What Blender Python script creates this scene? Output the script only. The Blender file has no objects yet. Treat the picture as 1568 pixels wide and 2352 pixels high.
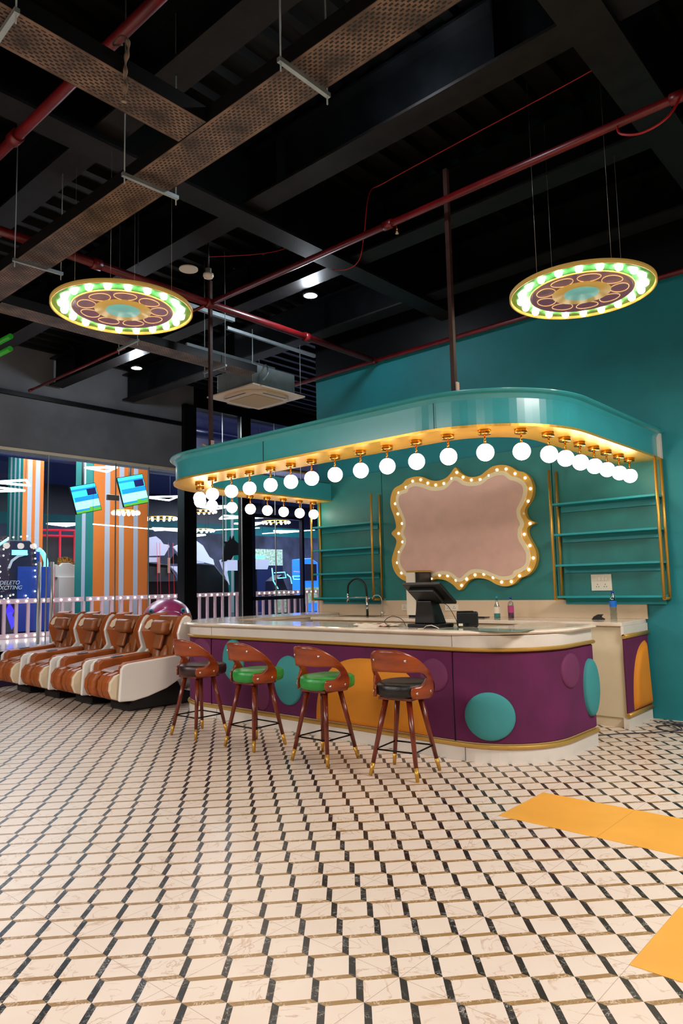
import bpy, bmesh, math, random
from mathutils import Vector, Matrix
random.seed(7)
PI = math.pi
sc = bpy.context.scene
COL = sc.collection

# ------------------------------------------------------------------ materials
def lin(c):
    if isinstance(c, str):
        c = [int(c[i:i+2], 16) / 255 for i in (0, 2, 4)]
        c = [x / 12.92 if x <= .04045 else ((x + .055) / 1.055) ** 2.4 for x in c]
    return (c[0], c[1], c[2], 1)
def mat(name, col, rough=.5, metal=0, emit=0, ecol=None, var=0, vs=6, bump=0, bs=40, coat=0, sample=True, spec=.5, dark=None, stretch=None):
    m = bpy.data.materials.new(name); m.use_nodes = True
    nt = m.node_tree; b = nt.nodes['Principled BSDF']
    col = lin(col)
    b.inputs['Base Color'].default_value = col
    b.inputs['Roughness'].default_value = rough
    b.inputs['Metallic'].default_value = metal
    b.inputs['Specular IOR Level'].default_value = spec
    b.inputs['Coat Weight'].default_value = coat
    b.inputs['Coat Roughness'].default_value = .12
    if emit:
        b.inputs['Emission Color'].default_value = lin(ecol) if ecol else col
        b.inputs['Emission Strength'].default_value = emit
        if not sample: m.cycles.emission_sampling = 'NONE'
    if var or bump:
        tc = nt.nodes.new('ShaderNodeTexCoord'); n = nt.nodes.new('ShaderNodeTexNoise')
        n.inputs['Scale'].default_value = vs; n.inputs['Detail'].default_value = 5
        src = tc.outputs['Object']
        if stretch:
            mp = nt.nodes.new('ShaderNodeMapping'); mp.inputs['Scale'].default_value = stretch
            nt.links.new(src, mp.inputs[0]); src = mp.outputs[0]
        nt.links.new(src, n.inputs['Vector'])
        if var:
            r = nt.nodes.new('ShaderNodeMix'); r.data_type = 'RGBA'
            d = lin(dark) if dark else tuple(x * (1 - var) for x in col[:3]) + (1,)
            l = col if dark else tuple(min(1, x * (1 + var)) for x in col[:3]) + (1,)
            r.inputs[6].default_value = d; r.inputs[7].default_value = l
            mr = nt.nodes.new('ShaderNodeMapRange'); mr.inputs[1].default_value = .35; mr.inputs[2].default_value = .65
            nt.links.new(n.outputs[0], mr.inputs[0]); nt.links.new(mr.outputs[0], r.inputs[0])
            nt.links.new(r.outputs[2], b.inputs['Base Color'])
        if bump:
            n2 = nt.nodes.new('ShaderNodeTexNoise'); n2.inputs['Scale'].default_value = bs
            nt.links.new(src, n2.inputs['Vector'])
            bp = nt.nodes.new('ShaderNodeBump'); bp.inputs['Strength'].default_value = bump; bp.inputs['Distance'].default_value = .01
            nt.links.new(n2.outputs[0], bp.inputs['Height']); nt.links.new(bp.outputs[0], b.inputs['Normal'])
    return m

M = {}
M['teal_wall'] = mat('teal_wall', '0c7d86', .6, var=.12, vs=1.6, bump=.05, bs=60)
M['teal_panel'] = mat('teal_panel', '1f7470', .5, var=.12, vs=3, bump=.04, bs=80)
M['teal_fascia'] = mat('teal_fascia', '3aa0a8', .28, coat=.3, var=.04, vs=3)
M['teal_shelf'] = mat('teal_shelf', '1b9299', .45)
M['gold_paint'] = mat('gold_paint', 'c8963c', .35, metal=.55)
M['gold_sheet'] = mat('gold_sheet', 'f0b848', .32, metal=.6, var=.08, vs=9, stretch=(1, 8, 1))
M['brass'] = mat('brass', 'c08a3e', .22, metal=1)
M['gold_trim'] = mat('gold_trim', 'c79c4c', .35, metal=.5)
M['sign_gold'] = mat('sign_gold', 'dcaa48', .5, metal=.15)
M['sign_cream'] = mat('sign_cream', 'f2dfb4', .5)
M['sign_pink'] = mat('sign_pink', 'dcb2a2', .6, var=.05, vs=5)
M['globe'] = mat('globe', 'ffffff', .3, emit=9, ecol=(1, .90, .76))
M['bulb'] = mat('bulb', 'ffffff', .3, emit=4, ecol=(1, .88, .84), sample=False)
M['fence_bulb'] = mat('fence_bulb', 'ffffff', .3, emit=6, ecol=(1, .93, .72), sample=False)
M['disc_bulb'] = mat('disc_bulb', 'ffffff', .3, emit=26, ecol=(1, .95, .72))
M['disc_green'] = mat('disc_green', '4fa35c', .4)
M['disc_purple'] = mat('disc_purple', '7a5468', .35, coat=.15, emit=.22, ecol='7a5468', sample=False)  # weak emission imitates bulb light falling on the disc
M['petal_gold'] = mat('petal_gold', 'd8a860', .4, emit=.5, ecol='e8b880', sample=False)  # emission paints in bulb light on the petals
M['disc_teal'] = mat('disc_teal', '6cb0ac', .5, emit=.28, ecol='6cb0ac', sample=False)  # slight self-glow in place of bulb light on the flower centre
M['disc_gold'] = mat('disc_gold', 'b08c40', .5, emit=.3, ecol='b08a40', sample=False)  # self-glow imitating bulb light on rim, hoop and flower ring
M['marble'] = mat('marble', 'efe2d2', .14, var=.05, vs=3, dark='dcc6b2', coat=.3)
M['cream_panel'] = mat('cream_panel', 'd8c7a8', .45, var=.03, vs=4)
M['white_tile'] = mat('white_tile', 'e2d9ce', .3, var=.04, vs=3)
M['splash'] = mat('splash', 'dcc3a4', .25)
M['velvet'] = mat('velvet', '5e1548', .85, var=.18, vs=2.5, bump=.08, bs=250)
M['velvet'].node_tree.nodes['Principled BSDF'].inputs['Sheen Weight'].default_value = .2
M['velvet'].node_tree.nodes['Principled BSDF'].inputs['Sheen Tint'].default_value = lin('9c4a80')
M['pad_teal'] = mat('pad_teal', '3a8e90', .8, bump=.08, bs=250)
M['pad_yellow'] = mat('pad_yellow', 'd8861a', .8, bump=.08, bs=250, var=.08, vs=2)
M['pad_magenta'] = mat('pad_magenta', '6e2a55', .8, bump=.08, bs=250)
M['wood'] = mat('wood', 'a04410', .3, var=.5, vs=3, stretch=(1, 1, 6), coat=.2, dark='74280a')
M['wood_leg'] = mat('wood_leg', '6a220a', .3, var=.3, vs=8, stretch=(3, 3, .6), coat=.3)
M['seat_green'] = mat('seat_green', '268c36', .32, bump=.15, bs=120, var=.12, vs=14)
M['seat_black'] = mat('seat_black', '150f0d', .35, bump=.12, bs=120)
M['seat_brown'] = mat('seat_brown', '2e100c', .35, bump=.12, bs=120)
M['black_metal'] = mat('black_metal', '0d0c0c', .35, metal=.6)
M['steel'] = mat('steel', 'c4c0b8', .35, metal=.8)
M['chrome'] = mat('chrome', 'd0d0d0', .08, metal=1)
M['galv'] = mat('galv', '97a4a8', .45, metal=.5, var=.1, vs=8)
M['leather'] = mat('leather', 'a5531e', .42, bump=.18, bs=35, var=.12, vs=6)
M['leather2'] = mat('leather2', '96562c', .38, bump=.22, bs=25, var=.1, vs=6)
M['shell_white'] = mat('shell_white', 'ebe6df', .2, coat=.5)
M['shell_cream'] = mat('shell_cream', 'e6d3b4', .35)
M['black_plastic'] = mat('black_plastic', '0b0b0c', .4)
M['ui_dark'] = mat('ui_dark', '2b3140', .4, emit=.05, ecol='6080b0', sample=False)
M['black_paint'] = mat('black_paint', '090a0c', .42, spec=.22, var=.3, vs=3)
M['deck'] = mat('deck', '080706', .4, spec=.22, metal=.3, var=.4, vs=2)
M['beam_blk'] = mat('beam_blk', '07090b', .38, spec=.22, var=.35, vs=4, bump=.04, bs=60)
M['soffit'] = mat('soffit', '120f0e', .5, spec=.22, var=.4, vs=7, bump=.1, bs=50)
M['tray_side'] = mat('tray_side', '121315', .5, metal=.4)
M['red_pipe'] = mat('red_pipe', '650c10', .35, var=.25, vs=6)
M['red_cable'] = mat('red_cable', 'a00e16', .4)
M['rust_pole'] = mat('rust_pole', '381a12', .6, var=.3, vs=12)
M['grey_wall'] = mat('grey_wall', '6a6d72', .75, var=.2, vs=1.3, bump=.1, bs=20)
M['white_plastic'] = mat('white_plastic', 'e8dcc8', .35)
M['ac_white'] = mat('ac_white', 'e2cfb9', .4)
M['ac_grille'] = mat('ac_grille', 'c9ae86', .6)
M['lamp_cool'] = mat('lamp_cool', 'ffffff', .3, emit=25, ecol=(.85, .93, 1))
M['neon'] = mat('neon', 'ffffff', .3, emit=6, ecol=(.85, 1, .98))
M['reflection_warm'] = mat('reflection_warm', 'ffffff', .3, emit=3, ecol=(1, .96, .74), sample=False)
M['green_tube'] = mat('green_tube', '1c8c1c', .4, emit=.12, ecol='20a020', sample=False)
M['fence_pink'] = mat('fence_pink', 'd8b4bd', .5)
M['orange'] = mat('orange', 'e0782c', .55)
M['stripe_white'] = mat('stripe_white', 'b9c0cc', .5)
M['stripe_teal'] = mat('stripe_teal', '1d8077', .5)
M['blue_cab'] = mat('blue_cab', '1c3a8c', .4, emit=.12, ecol='1c3a9c', sample=False)
M['navy'] = mat('navy', '141736', .4)
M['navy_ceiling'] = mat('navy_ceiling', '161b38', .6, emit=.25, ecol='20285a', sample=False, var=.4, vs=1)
M['far_wall'] = mat('far_wall', '60688c', .6, var=.5, vs=.6, dark='20243c')
M['white_cab'] = mat('white_cab', 'c4c2ba', .4)
M['cheetah'] = mat('cheetah', 'b07820', .6, var=.6, vs=30, dark='241204')
M['cyan_glow'] = mat('cyan_glow', '7fe4ea', .4, emit=1.6, ecol='6fe0f0', sample=False)
M['blue_glow'] = mat('blue_glow', '2060e8', .4, emit=1.2, ecol='2878ff', sample=False)
M['violet_glow'] = mat('violet_glow', '4030d0', .4, emit=.8, ecol='4030e0', sample=False)
M['pink_glow'] = mat('pink_glow', 'f060c0', .4, emit=1.5, ecol='f060c0', sample=False)
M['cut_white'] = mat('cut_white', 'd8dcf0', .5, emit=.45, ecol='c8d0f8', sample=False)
M['cut_black'] = mat('cut_black', '0a090c', .3)
M['lane'] = mat('lane', '4a5358', .35)
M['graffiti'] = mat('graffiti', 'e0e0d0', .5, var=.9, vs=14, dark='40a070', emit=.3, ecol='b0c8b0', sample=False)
M['red_line'] = mat('red_line', 'c01c30', .5, emit=.5, ecol='d02040', sample=False)
M['fish_pink'] = mat('fish_pink', 'b84480', .3, coat=.35, var=.1, vs=2)
M['fish_mouth'] = mat('fish_mouth', '1c0a10', .5)
M['fish_white'] = mat('fish_white', 'c8c4d0', .3)
M['eye_teal'] = mat('eye_teal', '2f9ab0', .2)
M['paper'] = mat('paper', 'eadccc', .7)
M['paper_red'] = mat('paper_red', 'e6c2b2', .7)
M['purple_platform'] = mat('purple_platform', '2a1230', .6)
M['stage_floor'] = mat('stage_floor', 'd9cfc8', .08, var=.05, vs=4)
M['arcade_floor'] = mat('arcade_floor', '1c1c2c', .2)
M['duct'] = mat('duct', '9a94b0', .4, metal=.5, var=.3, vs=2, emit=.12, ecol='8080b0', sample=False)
M['yellow_pipe'] = mat('yellow_pipe', 'a8781c', .5)
M['scr_cyan'] = mat('scr_cyan', '30c8d8', .4, emit=1.6, ecol='38c8e0', sample=False)
M['scr_pale'] = mat('scr_pale', '90e8d8', .4, emit=1.5, ecol='98ece0', sample=False)
M['scr_blue'] = mat('scr_blue', '1470c8', .4, emit=1.3, ecol='1884dc', sample=False)
M['scr_dark'] = mat('scr_dark', '1c2058', .4, emit=.3, ecol='202060', sample=False)
M['scr_green'] = mat('scr_green', '4c9c30', .4, emit=1.1, ecol='58a838', sample=False)
M['label_blue'] = mat('label_blue', '1468c8', .4)
M['liq_teal'] = mat('liq_teal', '2fa8a0', .2)
M['liq_purple'] = mat('liq_purple', '6c2456', .2)
M['cap_blue'] = mat('cap_blue', '1c2c9c', .4)
M['rag'] = mat('rag', '8c7868', .9)
M['sink_black'] = mat('sink_black', '050505', .3)
M['wire'] = mat('wire', '2a2c38', .5)
M['glass_strip'] = mat('glass_strip', '9fb0a0', .05, coat=.5)

def glass(name, tint, refl=1.0, rough=.0, alpha=.96):
    m = bpy.data.materials.new(name); m.use_nodes = True; nt = m.node_tree; nt.nodes.clear()
    o = nt.nodes.new('ShaderNodeOutputMaterial'); t = nt.nodes.new('ShaderNodeBsdfTransparent'); g = nt.nodes.new('ShaderNodeBsdfGlossy')
    mx = nt.nodes.new('ShaderNodeMixShader')
    t.inputs[0].default_value = lin(tint); g.inputs['Roughness'].default_value = rough
    mu = nt.nodes.new('ShaderNodeMath'); mu.operation = 'MULTIPLY'; mu.inputs[1].default_value = refl
    ge = nt.nodes.new('ShaderNodeNewGeometry'); dt = nt.nodes.new('ShaderNodeVectorMath'); dt.operation = 'DOT_PRODUCT'
    nt.links.new(ge.outputs['Normal'], dt.inputs[0]); nt.links.new(ge.outputs['Incoming'], dt.inputs[1])
    def mm(op, a, b=None):
        n = nt.nodes.new('ShaderNodeMath'); n.operation = op
        for i, v in enumerate((a, b)):
            if v is None: continue
            if isinstance(v, (int, float)): n.inputs[i].default_value = v
            else: nt.links.new(v, n.inputs[i])
        return n.outputs[0]
    fr = mm('ADD', mm('MULTIPLY', mm('POWER', mm('SUBTRACT', 1, mm('ABSOLUTE', dt.outputs['Value'])), 5), .93), .045)
    nt.links.new(fr, mu.inputs[0]); nt.links.new(mu.outputs[0], mx.inputs[0])
    nt.links.new(t.outputs[0], mx.inputs[1]); nt.links.new(g.outputs[0], mx.inputs[2]); nt.links.new(mx.outputs[0], o.inputs[0])
    return m
M['glass'] = glass('glass', 'f4f8fa', 1.0)
M['bottle_clear'] = glass('bottle_clear', 'dfe6e6', 2.5, .05)

def nd(nt, typ, **kw):
    n = nt.nodes.new(typ)
    for k, v in kw.items(): setattr(n, k, v)
    return n
def mth(nt, op, a, b=None):
    n = nd(nt, 'ShaderNodeMath', operation=op)
    for i, v in enumerate((a, b)):
        if v is None: continue
        if isinstance(v, (int, float)): n.inputs[i].default_value = v
        else: nt.links.new(v, n.inputs[i])
    return n.outputs[0]
def mixc(nt, fac, a, b):
    n = nd(nt, 'ShaderNodeMix', data_type='RGBA')
    for i, v in ((0, fac), (6, a), (7, b)):
        if isinstance(v, (int, float, tuple)): n.inputs[i].default_value = v
        else: nt.links.new(v, n.inputs[i])
    return n.outputs[2]
TX0, TY0, TPX, TPY = -1.17, 1.694, .66, .6534
def floor_material():
    m = bpy.data.materials.new('patterned_tiles'); m.use_nodes = True; nt = m.node_tree; b = nt.nodes['Principled BSDF']
    geo = nd(nt, 'ShaderNodeNewGeometry'); sp = nd(nt, 'ShaderNodeSeparateXYZ'); nt.links.new(geo.outputs['Position'], sp.inputs[0])
    x = mth(nt, 'DIVIDE', mth(nt, 'SUBTRACT', sp.outputs[0], -2.755), .13199)
    y = mth(nt, 'DIVIDE', mth(nt, 'SUBTRACT', sp.outputs[1], 1.58507), .10889)
    s = mth(nt, 'MULTIPLY', mth(nt, 'SUBTRACT', x, y), .5); t = mth(nt, 'MULTIPLY', mth(nt, 'ADD', x, y), .5)
    k = .141
    def band(s, t):   # lattice parallelogram hugging the s-direction
        fs = mth(nt, 'FRACT', s); ft = mth(nt, 'SUBTRACT', mth(nt, 'FRACT', mth(nt, 'ADD', t, .5)), .5)
        bb = mth(nt, 'SUBTRACT', fs, ft); aa = mth(nt, 'ADD', mth(nt, 'DIVIDE', ft, k), bb)
        c = [mth(nt, 'GREATER_THAN', bb, 0), mth(nt, 'LESS_THAN', bb, 1), mth(nt, 'GREATER_THAN', aa, 0), mth(nt, 'LESS_THAN', aa, 1)]
        return mth(nt, 'MULTIPLY', mth(nt, 'MULTIPLY', c[0], c[1]), mth(nt, 'MULTIPLY', c[2], c[3]))
    blk = band(s, t); gld = band(t, s)
    # veins
    def veins(scale, dist, w, seed):
        mp = nd(nt, 'ShaderNodeMapping'); mp.inputs['Location'].default_value = (seed, seed * 2, 0); nt.links.new(geo.outputs['Position'], mp.inputs[0])
        n = nd(nt, 'ShaderNodeTexNoise'); n.inputs['Scale'].default_value = scale; n.inputs['Detail'].default_value = 6; n.inputs['Distortion'].default_value = dist
        nt.links.new(mp.outputs[0], n.inputs['Vector'])
        d = mth(nt, 'ABSOLUTE', mth(nt, 'SUBTRACT', n.outputs[0], .5))
        r = nd(nt, 'ShaderNodeMapRange'); r.inputs[1].default_value = 0; r.inputs[2].default_value = w; r.inputs[3].default_value = 1; r.inputs[4].default_value = 0
        nt.links.new(d, r.inputs[0]); return r.outputs[0]
    def patch(scale, seed, lo=.5, hi=.62):
        mp = nd(nt, 'ShaderNodeMapping'); mp.inputs['Location'].default_value = (seed, seed * 3, 1); nt.links.new(geo.outputs['Position'], mp.inputs[0])
        n = nd(nt, 'ShaderNodeTexNoise'); n.inputs['Scale'].default_value = scale; nt.links.new(mp.outputs[0], n.inputs['Vector'])
        r = nd(nt, 'ShaderNodeMapRange'); r.inputs[1].default_value = lo; r.inputs[2].default_value = hi; nt.links.new(n.outputs[0], r.inputs[0]); return r.outputs[0]
    white = mixc(nt, mth(nt, 'MULTIPLY', mth(nt, 'MULTIPLY', veins(5, 1.2, .016, 3), patch(6, 1, .45, .55)), .6), lin('dccabb'), lin('a87c54'))
    white = mixc(nt, mth(nt, 'MULTIPLY', patch(3, 9, .4, .7), .25), white, lin('d2b8a4'))
    black = mixc(nt, mth(nt, 'MULTIPLY', veins(28, 1.5, .03, 5), patch(14, 4, .45, .6)), lin('100c0c'), lin('b0aaa2'))
    black = mixc(nt, mth(nt, 'MULTIPLY', patch(20, 7, .4, .8), .3), black, lin('302e2c'))
    gold = mixc(nt, mth(nt, 'MULTIPLY', veins(24, 1.5, .03, 8), patch(10, 6, .45, .55)), lin('927044'), lin('d8c2aa'))
    c = mixc(nt, blk, white, black); c = mixc(nt, gld, c, gold)
    def grout(v, o, p):
        f = mth(nt, 'FRACT', mth(nt, 'DIVIDE', mth(nt, 'SUBTRACT', v, o), p)); return mth(nt, 'LESS_THAN', f, .0035)
    g = mth(nt, 'MAXIMUM', grout(sp.outputs[0], TX0, TPX), grout(sp.outputs[1], TY0, TPY))
    c = mixc(nt, mth(nt, 'MULTIPLY', g, .7), c, lin('7a5c4c'))
    nt.links.new(c, b.inputs['Base Color']); b.inputs['Roughness'].default_value = .3; b.inputs['Specular IOR Level'].default_value = .45
    return m
M['floor'] = floor_material()
def yellow_tile():
    m = mat('yellow_tile', 'e6a23c', .35, var=.05, vs=3); nt = m.node_tree; b = nt.nodes['Principled BSDF']
    src = b.inputs['Base Color'].links[0].from_socket
    geo = nd(nt, 'ShaderNodeNewGeometry'); sp = nd(nt, 'ShaderNodeSeparateXYZ'); nt.links.new(geo.outputs['Position'], sp.inputs[0])
    f = mth(nt, 'FRACT', mth(nt, 'DIVIDE', mth(nt, 'SUBTRACT', sp.outputs[0], TX0 - .002), TPX)); g = mth(nt, 'LESS_THAN', f, .006)
    nt.links.new(mixc(nt, mth(nt, 'MULTIPLY', g, .6), src, lin('9c6a30')), b.inputs['Base Color']); return m
M['yellow_tile'] = yellow_tile()
def tray_material():
    m = mat('perforated_tray', '7e6350', .5, metal=.3, var=.5, vs=5, dark='3c2c22'); nt = m.node_tree; b = nt.nodes['Principled BSDF']
    src = b.inputs['Base Color'].links[0].from_socket
    tc = nd(nt, 'ShaderNodeTexCoord'); sp = nd(nt, 'ShaderNodeSeparateXYZ'); nt.links.new(tc.outputs['Object'], sp.inputs[0])
    # slots .022 long every .038 along x, rows every .022 across y (object space), alternate rows staggered
    row = mth(nt, 'DIVIDE', sp.outputs[1], .0215); ri = mth(nt, 'FLOOR', row); rf = mth(nt, 'ABSOLUTE', mth(nt, 'SUBTRACT', mth(nt, 'FRACT', row), .5))
    sx = mth(nt, 'FRACT', mth(nt, 'ADD', mth(nt, 'DIVIDE', sp.outputs[0], .040), mth(nt, 'MULTIPLY', ri, .5)))
    sx = mth(nt, 'ABSOLUTE', mth(nt, 'SUBTRACT', sx, .5))
    edge = mth(nt, 'LESS_THAN', mth(nt, 'ABSOLUTE', sp.outputs[1]), .12)
    h = mth(nt, 'MULTIPLY', mth(nt, 'MULTIPLY', mth(nt, 'LESS_THAN', rf, .27), mth(nt, 'LESS_THAN', sx, .31)), edge)
    nt.links.new(mixc(nt, h, src, (.002, .002, .002, 1)), b.inputs['Base Color'])
    return m
M['tray'] = tray_material()

# ------------------------------------------------------------------ mesh builder
class MB:
    def __init__(s): s.v = []; s.f = []; s.m = []; s.sm = []
    def add(s, vs, fs, mi=0, smooth=False):
        o = len(s.v); s.v += [tuple(v) for v in vs]
        for f in fs: s.f.append([i + o for i in f]); s.m.append(mi); s.sm.append(smooth)
        return s
    def box(s, a, b, mi=0, rz=0, piv=None):
        (x0, y0, z0), (x1, y1, z1) = a, b
        vs = [(x, y, z) for z in (z0, z1) for x, y in ((x0, y0), (x1, y0), (x1, y1), (x0, y1))]
        if rz:
            px, py = piv or ((x0 + x1) / 2, (y0 + y1) / 2); c, n = math.cos(rz), math.sin(rz)
            vs = [(px + (x - px) * c - (y - py) * n, py + (x - px) * n + (y - py) * c, z) for x, y, z in vs]
        return s.add(vs, [(0, 3, 2, 1), (4, 5, 6, 7), (0, 1, 5, 4), (1, 2, 6, 5), (2, 3, 7, 6), (3, 0, 4, 7)], mi)
    def cbox(s, c, h, mat3=None, mi=0):
        vs = [Vector((x, y, z)) for z in (-h[2], h[2]) for x, y in ((-h[0], -h[1]), (h[0], -h[1]), (h[0], h[1]), (-h[0], h[1]))]
        if mat3: vs = [mat3 @ v for v in vs]
        vs = [v + Vector(c) for v in vs]
        return s.add(vs, [(0, 3, 2, 1), (4, 5, 6, 7), (0, 1, 5, 4), (1, 2, 6, 5), (2, 3, 7, 6), (3, 0, 4, 7)], mi)
    def tube(s, pts, r, n=10, mi=0, closed=False, caps=True):
        pts = [Vector(p) for p in pts]; rs = r if isinstance(r, (list, tuple)) else [r] * len(pts)
        L = len(pts); rings = []; prev = None
        for i, p in enumerate(pts):
            if closed: d = pts[(i + 1) % L] - pts[i - 1]
            else: d = (pts[min(i + 1, L - 1)] - pts[max(i - 1, 0)])
            d.normalize()
            if prev is None:
                u = d.orthogonal().normalized() if abs(d.z) > .9 else d.cross(Vector((0, 0, 1))).normalized()
            else: u = (prev - d * prev.dot(d)).normalized()
            prev = u; w = d.cross(u)
            rings.append([p + (u * math.cos(2 * PI * k / n) + w * math.sin(2 * PI * k / n)) * rs[i] for k in range(n)])
        vs = [v for r_ in rings for v in r_]; fs = []
        for i in range(L if closed else L - 1):
            j = (i + 1) % L
            for k in range(n): fs.append((i * n + k, i * n + (k + 1) % n, j * n + (k + 1) % n, j * n + k))
        s.add(vs, fs, mi, True)
        if caps and not closed:
            o = len(s.v) - len(vs); s.f.append([o + k for k in range(n)][::-1]); s.m.append(mi); s.sm.append(False)
            s.f.append([o + (L - 1) * n + k for k in range(n)]); s.m.append(mi); s.sm.append(False)
        return s
    def lathe(s, prof, c=(0, 0, 0), n=24, mi=0, smooth=True, rot=None, sx=1, sy=1):
        vs = []; fs = []; idx = []
        for r, z in prof:
            if r < 1e-6: idx.append([len(vs)]); vs.append(Vector((0, 0, z)))
            else:
                idx.append(list(range(len(vs), len(vs) + n)))
                vs += [Vector((r * sx * math.cos(2 * PI * k / n), r * sy * math.sin(2 * PI * k / n), z)) for k in range(n)]
        for a, b in zip(idx, idx[1:]):
            if len(a) == 1 and len(b) == 1: continue
            for k in range(n):
                k2 = (k + 1) % n
                if len(a) == 1: fs.append((a[0], b[k2], b[k]))
                elif len(b) == 1: fs.append((a[k], a[k2], b[0]))
                else: fs.append((a[k], a[k2], b[k2], b[k]))
        if rot: vs = [rot @ v for v in vs]
        vs = [v + Vector(c) for v in vs]
        return s.add(vs, fs, mi, smooth)
    def ball(s, c, r, n=20, mi=0, sx=1, sy=1, sz=1, rot=None, z0=-1, z1=1):
        a0, a1 = math.asin(z0), math.asin(z1); k = max(4, n // 2)
        pr = [(max(0, r * math.cos(a0 + (a1 - a0) * i / k)) if 0 < i < k or abs(abs(math.sin(a0 + (a1 - a0) * i / k)) - 1) > 1e-6 else 0, r * sz * math.sin(a0 + (a1 - a0) * i / k)) for i in range(k + 1)]
        return s.lathe(pr, c, n, mi, True, rot, sx, sy)
    def prism(s, poly, o, u, v, w, mi=0, smooth=False, bulge=0):
        # poly in (a,b); point = o + a*u + b*v ; extruded by vector w
        o, u, v, w = Vector(o), Vector(u), Vector(v), Vector(w); n = len(poly)
        A = [o + u * a + v * b for a, b in poly]; B = [p + w for p in A]
        if u.cross(v).dot(w) > 0: A, B = A, B
        fs = [tuple(range(n))[::-1], tuple(range(n, 2 * n))] + [(i, (i + 1) % n, n + (i + 1) % n, n + i) for i in range(n)]
        if u.cross(v).dot(w) < 0: fs = [f[::-1] for f in fs]
        s.add(A + B, fs[:2], mi, False); 
        for f in fs[2:]: s.f.append([i + len(s.v) - 2 * n for i in f]); s.m.append(mi); s.sm.append(smooth)
        return s
    def sweep(s, path, prof, mi=0, smooth=False, cap=True):
        # path: [((x,y),(nx,ny))], prof: closed list (off,z)
        n = len(prof); vs = []; fs = []
        for (p, q) in path:
            for o, z in prof: vs.append((p[0] + q[0] * o, p[1] + q[1] * o, z))
        for i in range(len(path) - 1):
            for k in range(n): fs.append((i * n + k, (i + 1) * n + k, (i + 1) * n + (k + 1) % n, i * n + (k + 1) % n))
        s.add(vs, fs, mi, smooth)
        if cap:
            o = len(s.v) - len(vs)
            s.f.append([o + k for k in range(n)]); s.m.append(mi); s.sm.append(False)
            s.f.append([o + (len(path) - 1) * n + k for k in range(n)][::-1]); s.m.append(mi); s.sm.append(False)
        return s
    def build(s, name, mats, parent=None, world=True, bevel=0, subsurf=0, seg=2, autosm=True):
        me = bpy.data.meshes.new(name); vs = s.v
        if parent is not None and world:
            L = wloc(parent); vs = [(x - L[0], y - L[1], z - L[2]) for x, y, z in vs]
        me.from_pydata(vs, [], s.f)
        if not isinstance(mats, (list, tuple)): mats = [mats]
        for m in mats: me.materials.append(M[m] if isinstance(m, str) else m)
        for p, mi, sm in zip(me.polygons, s.m, s.sm): p.material_index = mi; p.use_smooth = sm
        bm = bmesh.new(); bm.from_mesh(me); bmesh.ops.recalc_face_normals(bm, faces=bm.faces); bm.to_mesh(me); bm.free()
        me.update()
        o = bpy.data.objects.new(name, me); COL.objects.link(o)
        if parent is not None: o.parent = parent
        if bevel:
            b = o.modifiers.new('bev', 'BEVEL'); b.width = bevel; b.segments = seg; b.limit_method = 'ANGLE'; b.angle_limit = .7; b.harden_normals = False
        if subsurf:
            b = o.modifiers.new('sub', 'SUBSURF'); b.levels = b.render_levels = subsurf
            for p in me.polygons: p.use_smooth = True
        return o
WL = {}
def wloc(o):
    L = Vector((0, 0, 0))
    while o is not None: L = L + o.location; o = o.parent
    return L
def tag(o, label=None, cat=None, group=None, kind=None):
    if label: o['label'] = label
    if cat: o['category'] = cat
    if group: o['group'] = group
    if kind: o['kind'] = kind
    return o
def thing(name, loc, label, cat, group=None, rz=0):
    o = bpy.data.objects.new(name, None); COL.objects.link(o); o.location = loc; o.rotation_euler = (0, 0, rz); o.empty_display_size = .1
    return tag(o, label, cat, group)
def struct(name, b, m, **k):
    o = b.build(name, m, **k); o['kind'] = 'structure'; return o
KIDS = {}
def dup(root, loc, rz=None, label=None, group=None):
    def cp(o, par):
        c = o.copy(); COL.objects.link(c); c.parent = par
        for ch in list(o.children): cp(ch, c)
        return c
    r = cp(root, None); r.location = loc
    if rz is not None: r.rotation_euler = (0, 0, rz)
    if label: r['label'] = label
    if group: r['group'] = group
    return r
def kid(root, name):
    for c in root.children:
        if c.name.split('.')[0] == name: return c
def smooth_closed(pts, sub=6):
    n = len(pts); out = []
    for i in range(n):
        p0, p1, p2, p3 = pts[i - 1], pts[i], pts[(i + 1) % n], pts[(i + 2) % n]
        for k in range(sub):
            t = k / sub; t2 = t * t; t3 = t2 * t
            out.append(tuple(.5 * ((2 * p1[j]) + (-p0[j] + p2[j]) * t + (2 * p0[j] - 5 * p1[j] + 4 * p2[j] - p3[j]) * t2 + (-p0[j] + 3 * p1[j] - 3 * p2[j] + p3[j]) * t3) for j in range(len(p1))))
    return out
def spline(pts, sub=8):
    out = []; n = len(pts)
    for i in range(n - 1):
        p0, p1, p2, p3 = pts[max(i - 1, 0)], pts[i], pts[i + 1], pts[min(i + 2, n - 1)]
        for k in range(sub):
            t = k / sub; t2 = t * t; t3 = t2 * t
            out.append(tuple(.5 * ((2 * p1[j]) + (-p0[j] + p2[j]) * t + (2 * p0[j] - 5 * p1[j] + 4 * p2[j] - p3[j]) * t2 + (-p0[j] + 3 * p1[j] - 3 * p2[j] + p3[j]) * t3) for j in range(len(p1))))
    out.append(tuple(pts[-1])); return out

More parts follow.
